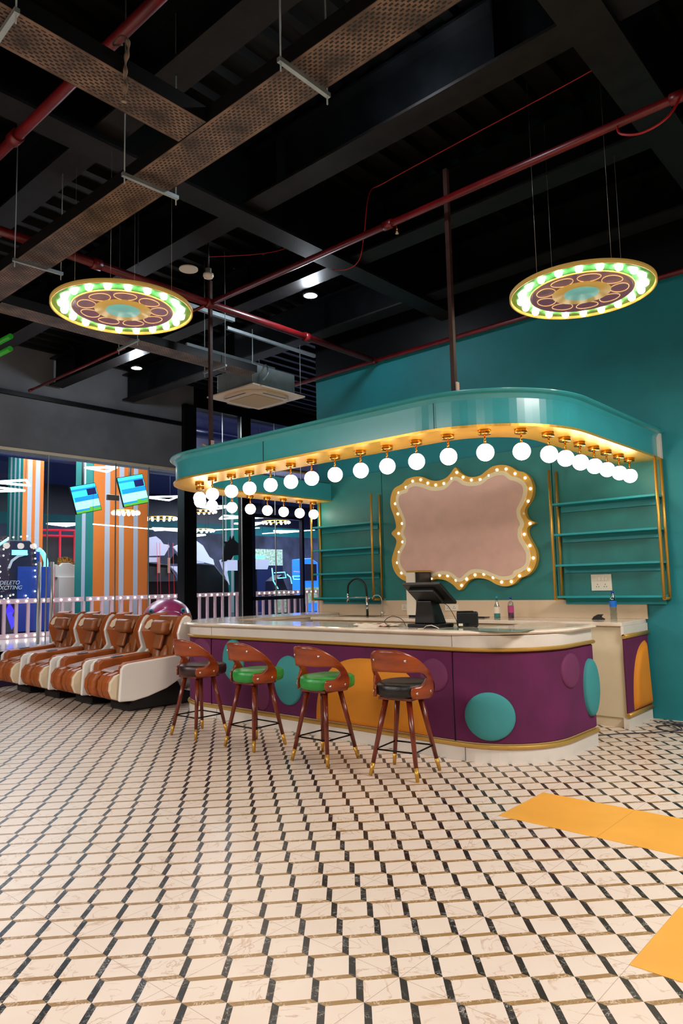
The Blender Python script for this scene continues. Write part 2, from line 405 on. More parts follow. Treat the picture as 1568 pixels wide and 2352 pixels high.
# ------------------------------------------------------------------ shell
YW = 8.25; ZD = 5.95
struct('floor', MB().add([(-14, -6, 0), (6, -6, 0), (6, YW + .1, 0), (-14, YW + .1, 0)], [(0, 1, 2, 3)]).add([(-14, YW + .1, 0), (-7.8, YW + .1, 0), (-7.8, 24, 0), (-14, 24, 0)], [(0, 1, 2, 3)]), 'floor')
o = struct('wall_back', MB().box((-7.8, YW, 0), (6, YW + .15, 4.95)).box((-7.8, YW, 4.95), (6, YW + .15, ZD), 1), ['teal_wall', 'black_paint'])
struct('wall_right', MB().box((6, -6, 0), (6.15, YW, ZD)), 'grey_wall')
struct('wall_front', MB().box((-14, -6.15, 0), (6, -6, ZD)), 'grey_wall')
# teal panelling behind the bar
b = MB()
for x0, x1 in ((-7.79, -6.47), (-6.46, -3.80), (-3.79, -2.50)): b.box((x0, YW - .04, 1.30), (x1, YW, 3.21 if x0 > -7 else 3.21))
tag(b.build('wall_panel', 'teal_panel', bevel=.004), 'teal upholstery-smooth wall panelling behind the bar shelves and sign', 'wall panel', kind='structure')
# corrugated deck
b = MB(); prof = []
x = -14.0
while x < 6:
    prof += [(x, ZD), (x + .16, ZD), (x + .19, ZD - .07), (x + .27, ZD - .07)]; x += .30
vs = [(px, yy, pz) for yy in (-6, 24) for px, pz in prof]; n = len(prof)
b.add(vs, [(i, i + 1, n + i + 1, n + i) for i in range(n - 1)])
struct('ceiling', b, 'deck')
# steel beams: across (along x) and girders (along y)
def ibeam_x(y, x0, x1, zb=5.3, h=.5, w=.26):
    b = MB()
    b.box((x0, y - w / 2, zb), (x1, y + w / 2, zb + .025), 1); b.box((x0, y - .012, zb + .025), (x1, y + .012, zb + h)); b.box((x0, y - w / 2, zb + h), (x1, y + w / 2, zb + h + .025))
    x = x0 + .9
    while x < x1: b.box((x - .008, y - w / 2 + .01, zb + .025), (x + .008, y + w / 2 - .01, zb + h)); x += 2.3
    o = struct('beam', b, ['beam_blk', 'soffit']); tag(o, None); return o
for y in (-.2, 1.35, 2.9, 4.5, 6.12, 7.62): ibeam_x(y, -12.4, 5.9)
def girder_y(x, y0, y1, w=.27, zb=5.22, h=.7):
    struct('beam', MB().box((x - w / 2, y0, zb), (x + w / 2, y1, zb + .03), 1).box((x - w / 2 + .01, y0, zb + .03), (x + w / 2 - .01, y1, zb + h)), ['beam_blk', 'soffit'])
girder_y(-5.2, -2, 8.24); girder_y(-1.62, -2, 8.24, .3)

# ------------------------------------------------------------------ left glass front and lintel
XG = -12.5
b = MB().box((XG - .3, -6, 4.03), (XG, 9.3, ZD)).box((XG, -6, 5.02), (XG + .06, 9.3, 5.10), 1).box((XG, -6, 4.03), (XG + .02, 9.3, 4.08), 2)
b.box((XG - .3, 9.3, 5.5), (XG, 24, ZD), 1)
struct('wall_left', b, ['grey_wall', 'black_paint', 'cream_panel'])
# raised floor of the next hall
struct('floor', MB().box((-26, -6, .4), (-12.05, 36, .575), 1).box((-15.3, -6, .5), (-12.05, 36, .58), 0), ['stage_floor', 'arcade_floor'])
struct('wall_left', MB().box((-12.1, -6, 0), (-12.06, 24, .5)), 'purple_platform')
t = thing('platform_lettering', (-12.05, 5.08, .2), 'yellow painted blocks on the purple platform front beside the chairs', 'lettering')
for y0 in (4.95, 5.12): MB().box((-12.055, y0, .2), (-12.045, y0 + .09, .32)).build('painted_block', 'pad_yellow', t)
# glass panes with joints
seams = [-3, 0, 3.0, 6.05, 7.42, 8.17, 9.0]
def pane(i, y0, y1, z0, z1, clips=()):
    w = thing('window_%d' % i, (XG, (y0 + y1) / 2, z0), None, None); w['kind'] = 'structure'
    MB().box((XG - .006, y0 + .006, z0), (XG + .006, y1 - .006, z1)).build('glass_panel', 'glass', w)
    MB().box((XG - .012, y1 - .008, z0), (XG + .012, y1 + .008, z1)).build('glass_joint', 'steel', w)
    for (yc, zc) in clips: MB().box((XG - .02, yc - .13, zc - .055), (XG + .02, yc + .13, zc + .055)).build('patch_fitting', 'steel', w, bevel=.004)
    return w
for i in range(len(seams) - 1): pane(i + 1, seams[i], seams[i + 1], .58, 4.05, ((7.36, 3.34),) if i == 4 else ())
pane(7, 9.3, 10.1, .58, 5.5); pane(8, 10.1, 10.65, .58, 5.5); pane(9, 10.95, 11.7, .58, 5.5); pane(10, 11.7, 12.6, .58, 5.5); pane(11, 12.6, 15.5, .58, 5.5); pane(12, 15.5, 19, .58, 5.5)
# black facade columns, door frame
struct('column', MB().box((XG - .15, 8.98, .58), (XG + .1, 9.3, 5.5)), 'black_paint', bevel=.005)
struct('column', MB().box((XG - .15, 10.66, .58), (XG + .02, 10.93, 5.5)), 'black_paint', bevel=.005)
d = thing('door_1', (XG, 11.75, .58), None, None); d['kind'] = 'structure'
fb = MB()
for y0, y1, z0, z1 in ((10.93, 11.0, .58, 3.22), (12.55, 12.62, .58, 3.22), (10.93, 12.62, 3.16, 3.24), (10.93, 12.62, 1.22, 1.31)): fb.box((XG - .05, y0, z0), (XG + .06, y1, z1))
fb.build('door_frame', 'navy', d, bevel=.004)
# steel door pulls
for k, y in enumerate((5.92, 6.16)):
    t = thing('door_handle', (XG + .03, y, .62), ('tall tubular steel pull handle on the glass door, left of the door joint', 'tall tubular steel pull handle on the glass door, right of the door joint')[k], 'door handle', 'steel pulls of the glass doors')
    # each pull is a pair of bars, one on either face of the glass
    for dx, dy in ((.06, -.035), (-.06, .035)):
        MB().tube([(XG + dx, y + dy, .62), (XG + dx, y + dy, 2.07)], .026, 12).build('bar', 'steel', t)
    MB().tube([(XG + .06, y - .035, .8), (XG - .06, y + .035, .8)], .012).tube([(XG + .06, y - .035, 1.95), (XG - .06, y + .035, 1.95)], .012).build('standoff', 'steel', t)

# ------------------------------------------------------------------ yellow floor strips (flush tiles)
for (x0, x1, y0, y1, lab) in ((TX0 - 2 * TPX, 5.9, TY0 + 4 * TPY, TY0 + 5 * TPY, 'strip of yellow floor tiles running from the right edge towards the counter'),
                              (TX0, 5.9, TY0 + 2 * TPY, TY0 + 3 * TPY, 'second yellow floor tile strip, nearer the viewer at the lower right corner')):
    tag(MB().box((x0, y0, -.01), (x1, y1, .002)).build('yellow_floor_strip', 'yellow_tile'), lab, 'floor tiles', 'yellow tile strips in the floor')

# ------------------------------------------------------------------ path helper
def upath(x0, x1, yf, R, yl, yr, n=16, ds=0.1):
    pts = []
    def line(a, b, nn):
        k = max(1, int(math.dist(a, b) / ds))
        for i in range(k): pts.append(((a[0] + (b[0] - a[0]) * i / k, a[1] + (b[1] - a[1]) * i / k), nn))
    line((x0, yl), (x0, yf + R), (-1, 0))
    for i in range(n):
        a = PI + PI / 2 * i / n; pts.append(((x0 + R + R * math.cos(a), yf + R + R * math.sin(a)), (math.cos(a), math.sin(a))))
    line((x0 + R, yf), (x1 - R, yf), (0, -1))
    for i in range(n):
        a = 1.5 * PI + PI / 2 * i / n; pts.append(((x1 - R + R * math.cos(a), yf + R + R * math.sin(a)), (math.cos(a), math.sin(a))))
    line((x1, yf + R), (x1, yr), (1, 0)); pts.append(((x1, yr), (1, 0)))
    return pts
def rect(o0, o1, z0, z1): return [(o0, z0), (o1, z0), (o1, z1), (o0, z1)]

# ------------------------------------------------------------------ bar counter
CP = upath(-7.85, -2.785, 5.44, .70, 8.2, 6.68)
bar = thing('bar_counter', (-5.3, 6.0, 0), 'U-shaped bar counter upholstered in purple with coloured round pads and a marble top', 'counter')
B = lambda prof, name, m, **k: MB().sweep(CP, prof).build(name, m, bar, **k)
B(rect(-.5, 0.0, .12, .93), 'carcass', 'cream_panel')
B(rect(-.45, .02, .0, .115), 'plinth', 'white_tile')
B([(-.01, .115), (.03, .118), (.04, .128), (.04, .142), (.03, .152), (-.01, .155)], 'lower_gold_trim', 'gold_trim', )
B([(0, .16), (.012, .17), (.016, .55), (.012, .92), (0, .93)], 'upholstered_front', 'velvet')
B([(-.01, .935), (.032, .937), (.044, .946), (.044, .96), (.032, .969), (-.01, .972)], 'upper_gold_trim', 'gold_trim')
B(rect(-.45, .012, .97, 1.075), 'apron', 'white_tile')
CTP = upath(-7.99, -2.785, 5.44, .84, 8.2, 6.66)
MB().sweep(CTP, [(-.62, 1.075), (.03, 1.075), (.06, 1.082), (.072, 1.096), (.06, 1.11), (.03, 1.117), (-.62, 1.117)]).build('countertop', 'marble', bar)
for sx_ in (-3.53, -6.95):
    MB().box((sx_ - .002, 5.418, .16), (sx_ + .002, 5.44, .935)).build('panel_seam', 'cut_black', bar)
    MB().box((sx_ - .0015, 5.426, .972), (sx_ + .0015, 5.44, 1.075)).box((sx_ - .0015 + .1, 5.4185, .002), (sx_ + .0015 + .1, 5.44, .114)).build('tile_joint', 'rust_pole', bar)
MB().box((-3.7, 5.45, 1.117), (-2.9, 5.78, 1.119)).build('glass_inlay', 'glass_strip', bar)
cum = [0]
for i in range(1, len(CP)): cum.append(cum[-1] + math.dist(CP[i][0], CP[i - 1][0]))
def CS(s):
    s0 = s
    if s >= cum[-1]:
        p, n = CP[-1]; return (p[0], p[1] + s - cum[-1]), n
    for i in range(1, len(cum)):
        if cum[i] >= s:
            t = (s - cum[i - 1]) / max(1e-9, cum[i] - cum[i - 1]); (a, na), (b_, nb) = CP[i - 1], CP[i]
            nx, ny = na[0] + (nb[0] - na[0]) * t, na[1] + (nb[1] - na[1]) * t; l = math.hypot(nx, ny)
            return (a[0] + (b_[0] - a[0]) * t, a[1] + (b_[1] - a[1]) * t), (nx / l, ny / l)
def pad(cs, cz, rs, rz, th, m, parent, label, mapf=CS, arch=False, nr=8, na=40):
    b = MB(); rings = []
    for j in range(nr + 1):
        q = j / nr; f = math.sin(q * PI / 2); h = math.cos(q * PI / 2) ** .45 * th if j < nr else 0
        ring = []
        for k in range(na):
            a = 2 * PI * k / na; ca, sa = math.cos(a), math.sin(a)
            if arch: u, w = ca, (sa if sa > 0 else 0) * 1.0; w = w * 2 - 1 if True else w
            else: u, w = ca, sa
            if arch:
                # half-dome: width rs, base at cz-rz, top at cz+rz
                uu = u * f; ww = (max(sa, 0) * f) * 2 - 1 + (1 - f) * (.9 if sa > 0 else .12)
            else: uu, ww = u * f, w * f
            (p, n) = mapf(cs + uu * rs); z = cz + ww * rz
            ring.append((p[0] + n[0] * (h + .008), p[1] + n[1] * (h + .008), z))
        rings.append(ring)
    vs = [v for r in rings for v in r]
    fs = [(i * na + k, i * na + (k + 1) % na, (i + 1) * na + (k + 1) % na, (i + 1) * na + k) for i in range(nr) for k in range(na)]
    b.add(vs, fs, 0, True); o = b.build('pad', m, parent); o['label'] = label
    return o
def arch_pad(cs, z0, rs, h, th, m, parent, label, mapf=CS, skew=0, half=0):
    # flat-bottomed half-oval cushion
    pts = []; N = 36
    out = []
    for k in range(N + 1):
        a = PI * k / N; c_ = math.cos(a); s_ = math.sin(a)
        if half and c_ > 0: continue
        out.append((math.copysign(abs(c_) ** .8, c_) * rs + skew * s_ * rs, s_ ** .85 * h))
    if half: out.insert(0, (0, 0)) if half > 0 else None
    cx = sum(p[0] for p in out) / len(out); cz = h * .4
    b = MB(); rings = []; na = len(out)
    bot = [(out[-1][0] + (out[0][0] - out[-1][0]) * i / 10, 0) for i in range(1, 10)]; loop = out + bot; na = len(loop)
    nr = 7
    for j in range(nr + 1):
        q = j / nr; f = 1 - (1 - q) ** 2 * 1.0 if False else q ** .6; hh = (1 - q ** 6) * th
        rings.append([(cs + cx + (u - cx) * f, z0 + cz + (w - cz) * f, hh) for u, w in loop])
    vs = []
    for r in rings:
        for s_, z, hh in r:
            p, n = mapf(s_); vs.append((p[0] + n[0] * (hh + .008), p[1] + n[1] * (hh + .008), z))
    fs = [(i * na + k, i * na + (k + 1) % na, (i + 1) * na + (k + 1) % na, (i + 1) * na + k) for i in range(nr) for k in range(na)]
    b.add(vs, fs, 0, True); o = b.build('pad', m, parent); o['label'] = label; return o
pad(3.77, .70, .19, .24, .04, 'pad_teal', bar, 'teal oval pad behind the second stool')
pad(4.69, .53, .22, .265, .045, 'pad_teal', bar, 'teal oval pad between second and third stool')
arch_pad(5.80, .165, .72, .66, .05, 'pad_yellow', bar, 'large mustard half-round pad')
pad(4.27, .34, .12, .165, .035, 'pad_magenta', bar, 'small magenta pad under the second stool')
pad(6.58, .715, .15, .15, .035, 'pad_magenta', bar, 'magenta round pad right of the fourth stool')
pad(7.10, .39, .215, .205, .045, 'pad_teal', bar, 'big teal round pad low on the curved corner')
pad(7.95, .735, .17, .155, .035, 'pad_magenta', bar, 'magenta oval pad high on the right side')
pad(8.36, .54, .16, .265, .06, 'pad_teal', bar, 'teal oval pad at the right end')
pad(3.16, .76, .20, .17, .03, 'pad_magenta', bar, 'magenta pad at the left corner')

# ------------------------------------------------------------------ back counter along the wall
bc = thing('back_counter', (-5, 7.9, 0), 'cream back counter along the teal wall with a purple padded end', 'counter')
MB().box((-7.3, 7.55, .10), (-2.80, YW - .01, 1.045)).build('cabinet_body', 'cream_panel', bc, bevel=.004)
MB().box((-7.3, 7.565, 0), (-2.83, YW - .01, .10)).build('plinth', 'cream_panel', bc)
MB().box((-7.3, 7.50, 1.045), (-2.785, YW - .01, 1.085)).build('worktop', 'marble', bc, bevel=.006)
MB().box((-7.79, YW - .035, 1.085), (-2.76, YW - .005, 1.325)).build('backsplash', 'splash', bc, bevel=.003)
for k in range(4):
    x0 = -7.2 + k * .85; dr = MB().box((x0, 7.535, .78), (x0 + .82, 7.549, 1.02)).build('drawer', 'cream_panel', bc, bevel=.003)
MB().box((-2.80, 7.52, .15), (-2.775, YW - .02, .93)).build('upholstered_end', 'velvet', bc, bevel=.01)
MB().box((-2.80, 7.50, .95), (-2.772, YW - .02, 1.045)).build('end_apron', 'white_tile', bc)
for z, nm in ((.94, 'upper_gold_trim'), (.135, 'lower_gold_trim')): MB().tube([(-2.775, 7.50, z), (-2.775, YW - .02, z)], .024, 10).build(nm, 'gold_trim', bc)
MB().box((-2.83, 7.51, 0), (-2.775, YW - .02, .115)).build('end_plinth', 'white_tile', bc)
arch_pad(YW - .05, .165, .52, .70, .05, 'pad_yellow', bc, 'mustard half-arch pad on the counter end', mapf=lambda s: ((-2.785, min(s, YW - .03)), (1, 0)), half=1)
MB().box((-7.05, 7.75, 1.0852), (-6.3, 8.1, 1.0862)).build('sink_basin', 'sink_black', bc)

# ------------------------------------------------------------------ canopy
KP = upath(-7.95, -2.5, 5.05, 1.1, 8.24, 8.24, n=24)
cn = thing('bar_canopy', (-5.2, 6.6, 2.85), 'curved teal canopy with gold underside hanging over the bar counter', 'canopy')
K = lambda prof, name, m, **k: MB().sweep(KP, prof, smooth=k.pop('smooth', False)).build(name, m, cn, **k)
K([(-.03, 2.872), (-.03, 3.13), (-.05, 3.13), (-.05, 2.872)], 'fascia', 'teal_fascia', smooth=False)
K([(-.45, 2.872), (-.45, 3.13), (-.47, 3.13), (-.47, 2.872)], 'inner_fascia', 'teal_fascia')
K(rect(-.45, -.03, 3.12, 3.14), 'top_cover', 'black_paint')
K([(-.03, 3.10), (-.02, 3.115), (-.005, 3.14), (.03, 3.15), (.045, 3.162), (.04, 3.172), (-.04, 3.172), (-.05, 3.12)], 'top_lip', 'teal_fascia')
K(rect(-.47, 0.0, 2.85, 2.872), 'gold_soffit', 'gold_sheet')
for xs in (-3.40, -5.6): MB().box((xs - .002, 5.074, 2.872), (xs + .002, 5.082, 3.10)).build('fascia_joint', 'cut_black', cn)
MB().box((-2.53, YW - .06, 2.86), (-2.49, YW - .002, 3.15)).build('end_flange', 'white_tile', cn)
for (x, y, lab) in ((-3.3, 5.27, 'thin rusty brown square pole holding up the right part of the teal canopy'), (-6.72, 5.25, 'thin rusty brown square pole holding up the left end of the teal canopy')):
    t = thing('hanging_pole', (x, y, 3.14), lab, 'pole')
    MB().box((x - .02, y - .02, 3.14), (x + .02, y + .02, 5.3)).build('rod', 'rust_pole', t)
    MB().box((x - .06, y - .05, 3.141), (x + .06, y + .05, 3.17)).box((x + .026, y - .02, 3.17), (x + .04, y + .02, 3.3)).build('foot_plate', 'sign_pink', t)
# globe pendants
def make_globe():
    t = thing('globe_lamp', (0, 0, 2.85), '', 'lamp')
    MB().lathe([(0, -.04), (.05, -.04), (.055, -.036), (.055, -.003), (.05, 0), (0, 0)], n=24).build('ceiling_plate', 'brass', t, world=False)
    MB().tube([(0, 0, -.04), (0, 0, -.125)], .009, 10).lathe([(.0, -.118), (.026, -.120), (.03, -.126), (.0, -.128)], n=16).build('stem', 'brass', t, world=False)
    MB().ball((0, 0, -.195), .076, 28).build('globe', 'globe', t, world=False)
    return t
GF = [(-6.72 , 5.27), (-6.38, 5.28), (-6.06, 5.28), (-5.71, 5.28), (-5.39, 5.28), (-5.08, 5.28), (-4.75, 5.28), (-4.41, 5.28), (-4.08, 5.28), (-3.74, 5.28), (-3.40, 5.29), (-3.07, 5.36), (-2.83, 5.56)]
GR = [(-2.73, 5.88), (-2.72, 6.20), (-2.72, 6.53), (-2.72, 6.87), (-2.72, 7.19), (-2.72, 7.53), (-2.72, 7.84)]
GL = [(-7.1, 5.37), (-7.42, 5.62), (-7.66, 6.0), (-7.70, 6.38), (-7.70, 6.72), (-7.70, 7.05), (-7.70, 7.38), (-7.70, 7.72), (-7.70, 8.03)]
g0 = make_globe(); first = True
for lst, lab, grp in ((GF, 'white glowing globe lamp on brass stem under the long front edge of the canopy', 'globe lamps along the canopy front'),
                      (GR, 'white glowing globe lamp on brass stem under the right arm of the canopy', 'globe lamps under the right canopy arm'),
                      (GL, 'white glowing globe lamp on brass stem under the left arm of the canopy', 'globe lamps under the left canopy arm')):
    for (x, y) in lst:
        if first: g = g0; g.location = (x, y, 2.85); first = False
        else: g = dup(g0, (x, y, 2.85))
        g['label'] = lab; g['group'] = grp

# ------------------------------------------------------------------ marquee sign
MO = [(-5.136, 3.089), (-5.074, 3.022), (-4.993, 2.964), (-4.888, 2.927), (-4.76, 2.932), (-4.666, 2.982), (-4.562, 3.03), (-4.418, 3.031), (-4.311, 2.994), (-4.228, 2.934), (-4.124, 2.896), (-4.045, 2.808), (-4.014, 2.689), (-4.037, 2.576), (-4.093, 2.494), (-4.138, 2.431), (-4.132, 2.353), (-4.094, 2.296), (-4.009, 2.251), (-4.077, 2.223), (-4.12, 2.188), (-4.12, 2.111), (-4.077, 2.023), (-4.022, 1.906), (-4.018, 1.792), (-4.065, 1.68), (-4.151, 1.607), (-4.258, 1.571), (-4.335, 1.505), (-4.455, 1.473), (-4.584, 1.5), (-4.692, 1.557), (-4.815, 1.584), (-4.942, 1.58), (-5.037, 1.528), (-5.141, 1.432), (-5.241, 1.507), (-5.348, 1.565), (-5.47, 1.588), (-5.571, 1.58), (-5.662, 1.539), (-5.766, 1.509), (-5.871, 1.518), (-5.988, 1.556), (-6.121, 1.613), (-6.226, 1.725), (-6.262, 1.881), (-6.215, 2.011), (-6.17, 2.119), (-6.181, 2.186), (-6.253, 2.264), (-6.175, 2.33), (-6.168, 2.385), (-6.196, 2.498), (-6.255, 2.66), (-6.247, 2.794), (-6.181, 2.911), (-6.04, 2.962), (-5.956, 3.019), (-5.821, 3.041), (-5.69, 3.026), (-5.562, 2.967), (-5.436, 2.938), (-5.31, 2.955), (-5.221, 3.008)]
MI = [(-5.14, 2.91), (-5.023, 2.839), (-4.906, 2.805), (-4.743, 2.808), (-4.627, 2.866), (-4.513, 2.899), (-4.403, 2.89), (-4.33, 2.826), (-4.235, 2.791), (-4.154, 2.723), (-4.153, 2.626), (-4.207, 2.514), (-4.25, 2.44), (-4.248, 2.343), (-4.211, 2.252), (-4.246, 2.187), (-4.248, 2.071), (-4.194, 1.972), (-4.147, 1.873), (-4.164, 1.759), (-4.23, 1.704), (-4.326, 1.669), (-4.361, 1.622), (-4.491, 1.606), (-4.621, 1.648), (-4.775, 1.702), (-4.935, 1.707), (-5.043, 1.65), (-5.134, 1.595), (-5.234, 1.665), (-5.342, 1.699), (-5.491, 1.693), (-5.619, 1.644), (-5.749, 1.615), (-5.866, 1.629), (-5.983, 1.686), (-6.087, 1.797), (-6.094, 1.94), (-5.994, 2.088), (-5.985, 2.175), (-6.028, 2.254), (-5.983, 2.35), (-5.992, 2.46), (-6.055, 2.598), (-6.092, 2.69), (-6.074, 2.799), (-5.937, 2.829), (-5.908, 2.881), (-5.8, 2.903), (-5.67, 2.867), (-5.518, 2.808), (-5.342, 2.8), (-5.241, 2.842)]
MBU = [(-5.11, 3.017), (-5.015, 2.941), (-4.89, 2.888), (-4.756, 2.878), (-4.622, 2.915), (-4.503, 2.975), (-4.372, 2.97), (-4.25, 2.896), (-4.115, 2.825), (-4.048, 2.681), (-4.087, 2.527), (-4.153, 2.379), (-4.079, 2.247), (-4.163, 2.117), (-4.096, 1.974), (-4.058, 1.817), (-4.125, 1.676), (-4.257, 1.602), (-4.373, 1.532), (-4.511, 1.529), (-4.628, 1.59), (-4.762, 1.636), (-4.895, 1.63), (-5.022, 1.577), (-5.106, 1.496), (-5.189, 1.568), (-5.319, 1.629), (-5.449, 1.64), (-5.586, 1.6), (-5.712, 1.562), (-5.834, 1.569), (-5.959, 1.619), (-6.093, 1.689), (-6.161, 1.837), (-6.122, 1.988), (-6.057, 2.129), (-6.122, 2.255), (-6.054, 2.393), (-6.125, 2.537), (-6.166, 2.689), (-6.097, 2.84), (-5.966, 2.906), (-5.845, 2.982), (-5.707, 2.986), (-5.588, 2.925), (-5.457, 2.883), (-5.324, 2.889), (-5.193, 2.941)]
def offset_poly(poly, d):
    n = len(poly); out = []; area = sum(poly[i - 1][0] * poly[i][1] - poly[i][0] * poly[i - 1][1] for i in range(n)); sg = 1 if area > 0 else -1
    for i in range(n):
        (x0, y0), (x1, y1) = poly[i - 2 if i >= 2 else i - 2], poly[(i + 2) % n]
        tx, ty = x1 - x0, y1 - y0; l = math.hypot(tx, ty) or 1
        out.append((poly[i][0] + ty / l * d * sg, poly[i][1] - tx / l * d * sg))
    return out
sg = thing('marquee_sign', (-5.135, YW - .05, 1.43), 'blank pink sign board in a wavy gold frame studded with small bulbs', 'sign')
YS = YW - .04
MOs = smooth_closed(MO, 3); MIs = smooth_closed(MI, 3); MC = offset_poly(MIs, .055)
MB().prism(MOs, (0, YS, 0), (1, 0, 0), (0, 0, 1), (0, -.07, 0)).build('gold_frame', 'sign_gold', sg)
MB().prism(MC, (0, YS - .071, 0), (1, 0, 0), (0, 0, 1), (0, -.012, 0)).build('cream_border', 'sign_cream', sg)
MB().prism(MIs, (0, YS - .084, 0), (1, 0, 0), (0, 0, 1), (0, -.004, 0)).build('pink_board', 'sign_pink', sg)
rotY = Matrix.Rotation(PI / 2, 3, 'X')
for k, (x, z) in enumerate(MBU):
    o = MB().ball((x, YS - .072, z), .017, 12, rot=rotY, z0=0).build('bulb', 'sign_cream' if k == 11 else 'bulb', sg)

# ------------------------------------------------------------------ wall shelves
def shelf_unit(x0, x1, lab, rod_top):
    t = thing('wall_shelf', ((x0 + x1) / 2, 8.1, 1.33), lab, 'shelf', 'wall shelves either side of the pink sign')
    for z in (1.34, 1.71, 2.075, 2.44):
        MB().box((x0 + .01, 8.0, z - .012), (x1 - .01, YW - .045, z + .012)).box((x0 + .04, YW - .06, z - .09), (x1 - .04, YW - .042, z - .012)).build('shelf_board', 'teal_shelf', t, bevel=.002)
    for x, d_ in ((x0, 0), (x1, 0)):
        for y in (7.995, 8.19):
            MB().tube([(x, y, 1.315), (x, y, rod_top)], .017, 12).build('gold_rod', 'gold_paint', t)
        MB().tube([(x, 7.995, 1.318), (x, 8.19, 1.318)], .017, 12).build('gold_rod_foot', 'gold_paint', t)
shelf_unit(-7.72, -6.50, 'teal four-board shelf with gold rods left of the pink sign, above the sink', 2.86)
shelf_unit(-3.73, -2.50, 'teal four-board shelf with gold rods right of the pink sign, above the water bottle', 2.86)

# ------------------------------------------------------------------ sockets
def socket(x, z, w, h, y, lab, big):
    t = thing('wall_socket', (x, y, z), lab, 'socket')
    MB().box((x - w / 2, y - .012, z - h / 2), (x + w / 2, y, z + h / 2)).build('cover_plate', 'white_plastic', t, bevel=.003)
    cs = [(-.045, -.04), (.045, -.04)] if big else [(-.045, 0), (.045, 0)]
    for cx, cz in cs:
        so = MB().box((x + cx - .028, y - .0135, z + cz - .025), (x + cx + .028, y - .012, z + cz + .032)).build('outlet', 'white_plastic', t)
        b = MB()
        for a, c_ in ((0, .018), (-.013, -.008), (.013, -.008)): b.box((x + cx + a - .004, y - .015, z + cz + c_ - .005), (x + cx + a + .004, y - .0136, z + cz + c_ + .005))
        b.build('pin_holes', 'black_plastic', so)
    if big:
        for k in range(4): MB().box((x - .08 + k * .041, y - .018, z + .02), (x - .08 + k * .041 + .037, y - .0125, z + .06)).build('switch', 'white_plastic', t, bevel=.001)
socket(-3.25, 1.50, .24, .19, YW - .041, 'large white switch and socket plate under the right teal shelf', True)
socket(-6.06, 1.20, .19, .085, YW - .036, 'white double socket on the backsplash left of the till', False)
socket(-5.32, 1.20, .21, .085, YW - .036, 'white double socket on the backsplash right of the till', False)

# ------------------------------------------------------------------ things on the counters
ZT = 1.117; ZB = 1.085
# point of sale terminal
t = thing('pos_terminal', (-3.97, 5.73, ZT), 'black touchscreen till on a wedge stand, seen from behind, on the bar counter', 'till')
MB().box((-4.16, 5.62, ZT), (-3.79, 5.88, ZT + .035)).build('base', 'black_plastic', t, bevel=.01)
b = MB(); lo = [(-4.10, 5.66), (-3.86, 5.66), (-3.86, 5.86), (-4.10, 5.86)]; hi = [(-4.05, 5.63), (-3.88, 5.63), (-3.88, 5.76), (-4.05, 5.76)]
b.add([(x, y, ZT + .035) for x, y in lo] + [(x, y, ZT + .255) for x, y in hi], [(3, 2, 1, 0), (4, 5, 6, 7), (0, 1, 5, 4), (1, 2, 6, 5), (2, 3, 7, 6), (3, 0, 4, 7)])
b.build('stand', 'black_plastic', t, bevel=.01)
sm = Matrix.Rotation(math.radians(-35), 3, 'X'); cc = Vector((-3.90, 5.64, ZT + .328))
MB().cbox(cc, (.215, .168, .014), sm).build('screen_housing', 'black_plastic', t, bevel=.006)
MB().cbox(cc + sm @ Vector((-.02, -.01, -.032)), (.15, .10, .022), sm).build('screen_back', 'black_plastic', t, bevel=.012)
MB().cbox(cc + sm @ Vector((0, 0, .0145)), (.20, .15, .001), sm).build('touchscreen', 'sink_black', t)
MB().box((-3.99, 5.638, ZT + .222), (-3.945, 5.648, ZT + .232)).build('badge', 'white_plastic', t)
# receipt printer
t = thing('receipt_printer', (-3.64, 5.88, ZT), 'black box-shaped receipt printer right of the till on the bar counter', 'printer', rz=math.radians(33))
MB().box((-.10, -.075, .005), (.10, .075, .145)).build('housing', 'black_plastic', t, world=False, bevel=.015, seg=3)
MB().box((-.098, -.07, .145), (.06, .05, .152)).build('paper_lid', 'black_metal', t, world=False, bevel=.004)
MB().box((-.1015, -.055, .11), (-.1005, -.03, .13)).box((-.085, -.0765, .015), (-.045, -.0755, .038)).build('sticker', 'white_plastic', t, world=False)
for sx in (-.08, .08): MB().box((sx - .01, -.06, 0), (sx + .01, .06, .006)).build('foot', 'black_plastic', t, world=False)
MB().box((-.02, -.0775, .015), (.01, -.0755, .04)).build('port', 'sink_black', t, world=False)
# papers
pp = [(-4.62, 5.62, .25, 'paper'), (-4.50, 5.70, -.2, 'paper_red'), (-4.72, 5.66, .5, 'paper'), (-4.42, 5.72, .1, 'paper')]
labs = ['white leaflet lying flat on the bar left of the till, leftmost of the papers', 'pale pinkish leaflet on the bar left of the till', 'white folded sheet under the leaflets left of the till', 'white crumpled slip right against the till base']
for k, (x, y, a, m) in enumerate(pp):
    b = MB(); N = 8
    vs = [(u, v, .004 * math.sin(u * 60 + k) + .004 * math.cos(v * 45 + k * 2) + .012 + .004 * k) for u in [(-.11 + .22 * i / N) for i in range(N + 1)] for v in [(-.07 + .14 * j / N) for j in range(N + 1)]]
    c_, s_ = math.cos(a), math.sin(a)
    vs = [(x + u * c_ - v * s_, y + u * s_ + v * c_, ZT + w) for u, v, w in vs]
    b.add(vs, [(i * (N + 1) + j, (i + 1) * (N + 1) + j, (i + 1) * (N + 1) + j + 1, i * (N + 1) + j + 1) for i in range(N) for j in range(N)], 0, True)
    o = b.build('paper_sheet', m); tag(o, labs[k], 'paper', 'papers left of the till')
    sd = o.modifiers.new('s', 'SOLIDIFY'); sd.thickness = .012; sd.offset = -1
